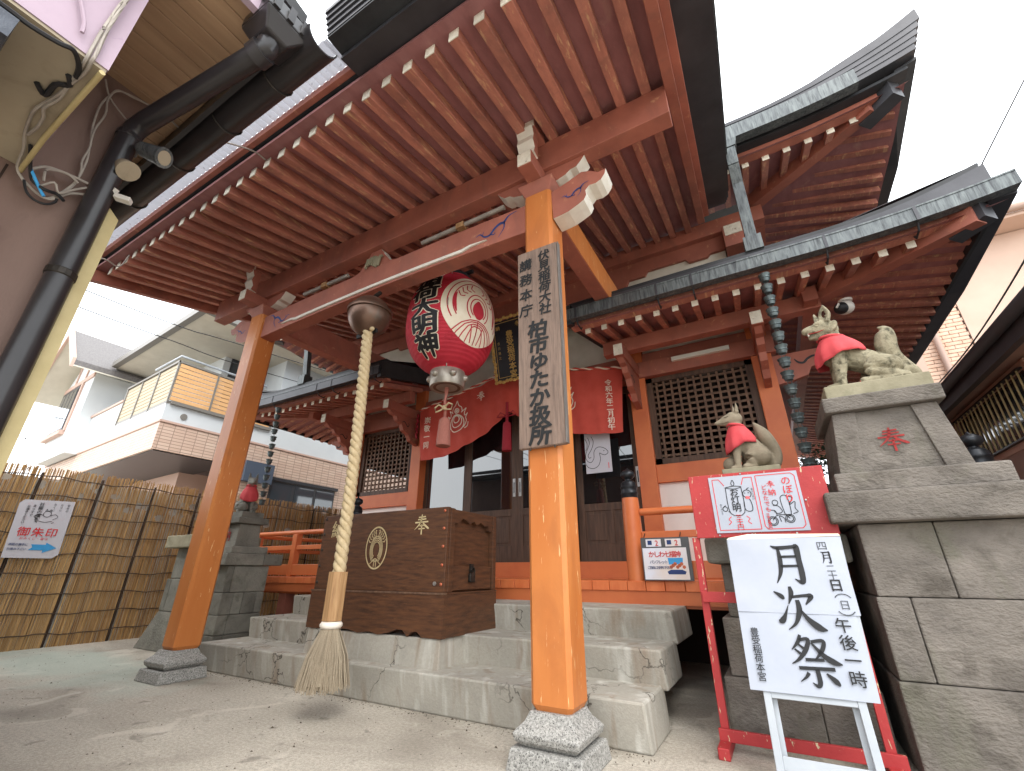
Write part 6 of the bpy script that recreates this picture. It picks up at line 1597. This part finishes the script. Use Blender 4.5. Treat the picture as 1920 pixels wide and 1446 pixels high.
# ================================================================== right: building with dark eave and barred window
rb_ = thing('barred_building', 'taupe building with dark eave and barred window at the right edge', 'building', (2.9,6.5,0))
RX = 2.3
obj('wall', B(RX,RX+2,2.5,9.5,0,2.75), 'taupe_wall', rb_)
obj('lower_band', B(RX-.04,RX,2.5,9.5,0,1.95), 'taupe_wall', rb_)
obj('eave_fascia', B(RX-.33,RX-.27,2.5,9.5,2.53,2.74), 'eave_grey', rb_); obj('eave_gutter', MB().tube([(RX-.38,2.5,2.68),(RX-.38,9.5,2.68)], .05, 10), 'eave_grey', rb_, smooth=True)
obj('eave_soffit', B(RX-.27,RX+.02,2.5,9.5,2.64,2.70), 'taupe_wall', rb_)
obj('roof_slab', MB().hexa([(RX-.33,2.5,2.741),(RX+2,2.5,3.1),(RX+2,9.5,3.1),(RX-.33,9.5,2.741),(RX-.33,2.5,2.78),(RX+2,2.5,3.2),(RX+2,9.5,3.2),(RX-.33,9.5,2.78)]), 'roof_black', rb_)
bw = obj('window', MB().box(RX-.05,RX-.001,5.30,5.36,1.94,2.62).box(RX-.05,RX-.001,7.28,7.34,1.94,2.62).box(RX-.05,RX-.001,5.361,7.279,2.56,2.62).box(RX-.05,RX-.001,5.361,7.279,1.94,2.0), 'pink_wall', rb_)
obj('pane', B(RX-.012,RX-.002,5.36,7.28,2.0,2.56), 'house_glass', bw)
obj('window_recess', MB().box(RX-.09,RX-.051,5.36,7.28,2.545,2.56).box(RX-.09,RX-.051,5.36,7.28,2.0,2.015), 'house_frame', bw)
b0 = None
for i in range(17):
    y = 5.42+.11*i
    if b0 is None: b0 = obj('window_bar', MB().tube([(RX-.075,y,2.01),(RX-.075,y,2.55)], .008, 6), 'trim_cream', bw); yy0 = y
    else: rep(b0, (0,y-yy0,0))

# ================================================================== right: pink building with brick facing
pk = thing('brick_building', 'pale pink building with brick facing behind the dark eave on the right', 'building', (5,10,0))
PY = 9.0
obj('wall', B(3.42,9,PY,PY+5,0,6.05), 'pink_wall', pk)
obj('brick_backing', B(2.60,3.42,PY+.02,PY+5,0,5.6), 'brick_joint', pk)
obj('eave', B(3.3,9.2,PY-.45,PY+5,6.06,6.13), 'pink_wall', pk); obj('eave_gutter', MB().tube([(3.2,PY-.5,6.18),(9.2,PY-.5,6.18)], .07, 8), 'taupe_wall', pk, smooth=True)
obj('corner_strip', B(3.40,3.46,PY-.02,PY,0,6.0), 'pink_wall', pk); obj('pale_pilaster', B(2.58,2.74,PY-.03,PY+.02,0,5.6), 'pink_wall', pk)
obj('drain_pipe', MB().tube([(2.97,PY-.06,2.5),(2.97,PY-.06,5.6)], .045, 10), 'house_trim', pk, smooth=True)
b0 = None; cnt = 0
for j in range(38):
    z = 3.0+.066*j; x = 2.745-(.105 if j % 2 else 0)
    while x < 3.40:
        a, b = max(x, 2.745), min(x+.205, 3.395)
        if b-a > .03 and cnt < 296:
            cnt += 1
            if b-a > .2:
                if b0 is None: b0 = obj('brick', B(a,b,PY,PY+.02,z,z+.056), 'brick', pk); bp0 = (a, z)
                else: rep(b0, (a-bp0[0],0,z-bp0[1]))
            else: obj('brick', B(a,b,PY,PY+.02,z,z+.056), 'brick', pk)
        x += .213
obj('side_wall', B(2.15,2.60,PY+.3,PY+5,0,5.4), 'pink_wall', pk)

# ================================================================== trees and wires
def tree(name, label, base, h, rx, rz, n, mt, seed):
    rnd = random.Random(seed); t = thing(name, label, 'tree', base, 'trees behind the right pedestal'); b = Vector(base)
    m = MB(); m.tube([b, b+Vector((.03,.02,h*.4)), b+Vector((-.03,.03,h*.75))], [.07,.05,.03], 8)
    for i in range(7):
        a = rnd.uniform(0, 6.28); z = h*rnd.uniform(.3,.7); m.tube([b+Vector((0,0,z)), b+Vector((rx*.5*math.cos(a), rx*.5*math.sin(a), z+.2)), b+Vector((rx*.8*math.cos(a), rx*.8*math.sin(a), z+.45))], [.025,.016,.007], 6)
    obj('trunk', m, 'bark', t, smooth=True)
    m = MB()
    cl = [(Vector((rnd.gauss(0,.45)*rx, rnd.gauss(0,.45)*rx, h*.45+rnd.gauss(0,.42)*rz)), rnd.uniform(.10,.24)*rx) for _ in range(34)]
    for i in range(n):
        c, r = rnd.choice(cl); d = Vector((rnd.gauss(0,1), rnd.gauss(0,1), rnd.gauss(0,.8))).normalized()*r*rnd.uniform(.4,1.1)
        p = b+c+d; s_ = rnd.uniform(.02,.042); u = Vector((rnd.gauss(0,1), rnd.gauss(0,1), rnd.gauss(0,.5))).normalized(); v = u.cross(Vector((rnd.gauss(0,1), rnd.gauss(0,1), rnd.gauss(0,1)))).normalized()
        m.add([p-u*s_, p+v*s_*.45, p+u*s_, p-v*s_*.45], [(0,1,2,3)])
    stuff(obj('crown', m, mt, t, normals=False))
tree('evergreen_tree', 'dark evergreen tree seen between the corner column and the large pedestal', (1.5,8.6,0), 3.6, 1.3, 1.6, 12000, 'leaf_dark', 3)
tree('garden_shrub', 'pale green shrub showing between the red stand and the large pedestal', (.72,5.2,0), 1.5, .32, .5, 2600, 'leaf', 5)
WR = [
 ([(-8.6,-6,5.3),(-8.6,-1,4.98),(-8.6,1.47,4.88),(-8.6,3.05,4.916),(-8.6,3.94,5.03),(-8.6,8,5.5)], 'upper thin black power line crossing the sky over the white house'),
 ([(-8.6,-6,4.95),(-8.6,-1,4.66),(-8.6,1.5,4.575),(-8.6,3.0,4.60),(-8.6,4.15,4.63),(-8.6,8,5.0)], 'lower black power line crossing the sky over the white house'),
 ([(-25,-4,6.9),(-25,4.3,6.6),(-25,5.3,6.55),(-25,9,6.6)], 'low grey wire in the sky left of the white house'),
 ([(-25,-4,6.2),(-25,4.3,5.73),(-25,5.27,5.62),(-25,9,5.7)], 'lowest grey wire in the sky left of the white house'),
 ([(4.1,6,6.9),(3.697,6,6.32),(3.001,6,5.30),(2.4,6,4.4)], 'black wire falling steeply behind the right roof corner'),
 ([(2.6,4.0,3.85),(2.6,5.35,3.593),(2.6,7,3.45),(2.6,8.64,3.457)], 'thin black wire sagging in front of the brick building'),
 ([(2.6,4.0,3.62),(2.6,5.55,3.406),(2.6,7,3.30),(2.6,8.3,3.29)], 'double black wire sagging just above the dark eave'),
]
for pts, lab in WR:
    pp = catmull(pts, 8); r = .014 if pts[0][0] < -10 else .009
    tag(obj('power_line', MB().tube(pp, r, 5), 'cable_black', smooth=True), lab, 'wire', 'overhead wires')

# grit, leaf crumbs and dust gathered on the yard, densest along the foot of the steps
rl = random.Random(11); m = MB()
for i in range(900):
    if i < 380: x, y = rl.uniform(-4.9,-.7), 2.715-abs(rl.gauss(0,.05))
    else: x, y = rl.uniform(-7.7,.9), rl.uniform(.9,2.6)
    s_ = rl.uniform(.002,.006)*(1.8 if rl.random() < .08 else 1); a = rl.uniform(0,6.28); c, d_ = math.cos(a)*s_, math.sin(a)*s_
    m.add([(x-c,y-d_,.0005),(x+d_*.6,y-c*.6,.001),(x+c,y+d_,.0005),(x-d_*.6,y+c*.6,.001),(x,y,.0015+s_*.7)], [(0,1,4),(1,2,4),(2,3,4),(3,0,4)])
yl = obj('yard_litter', m, 'bark', normals=False); stuff(yl); tag(yl, 'grit and leaf crumbs scattered over the concrete yard', 'litter')
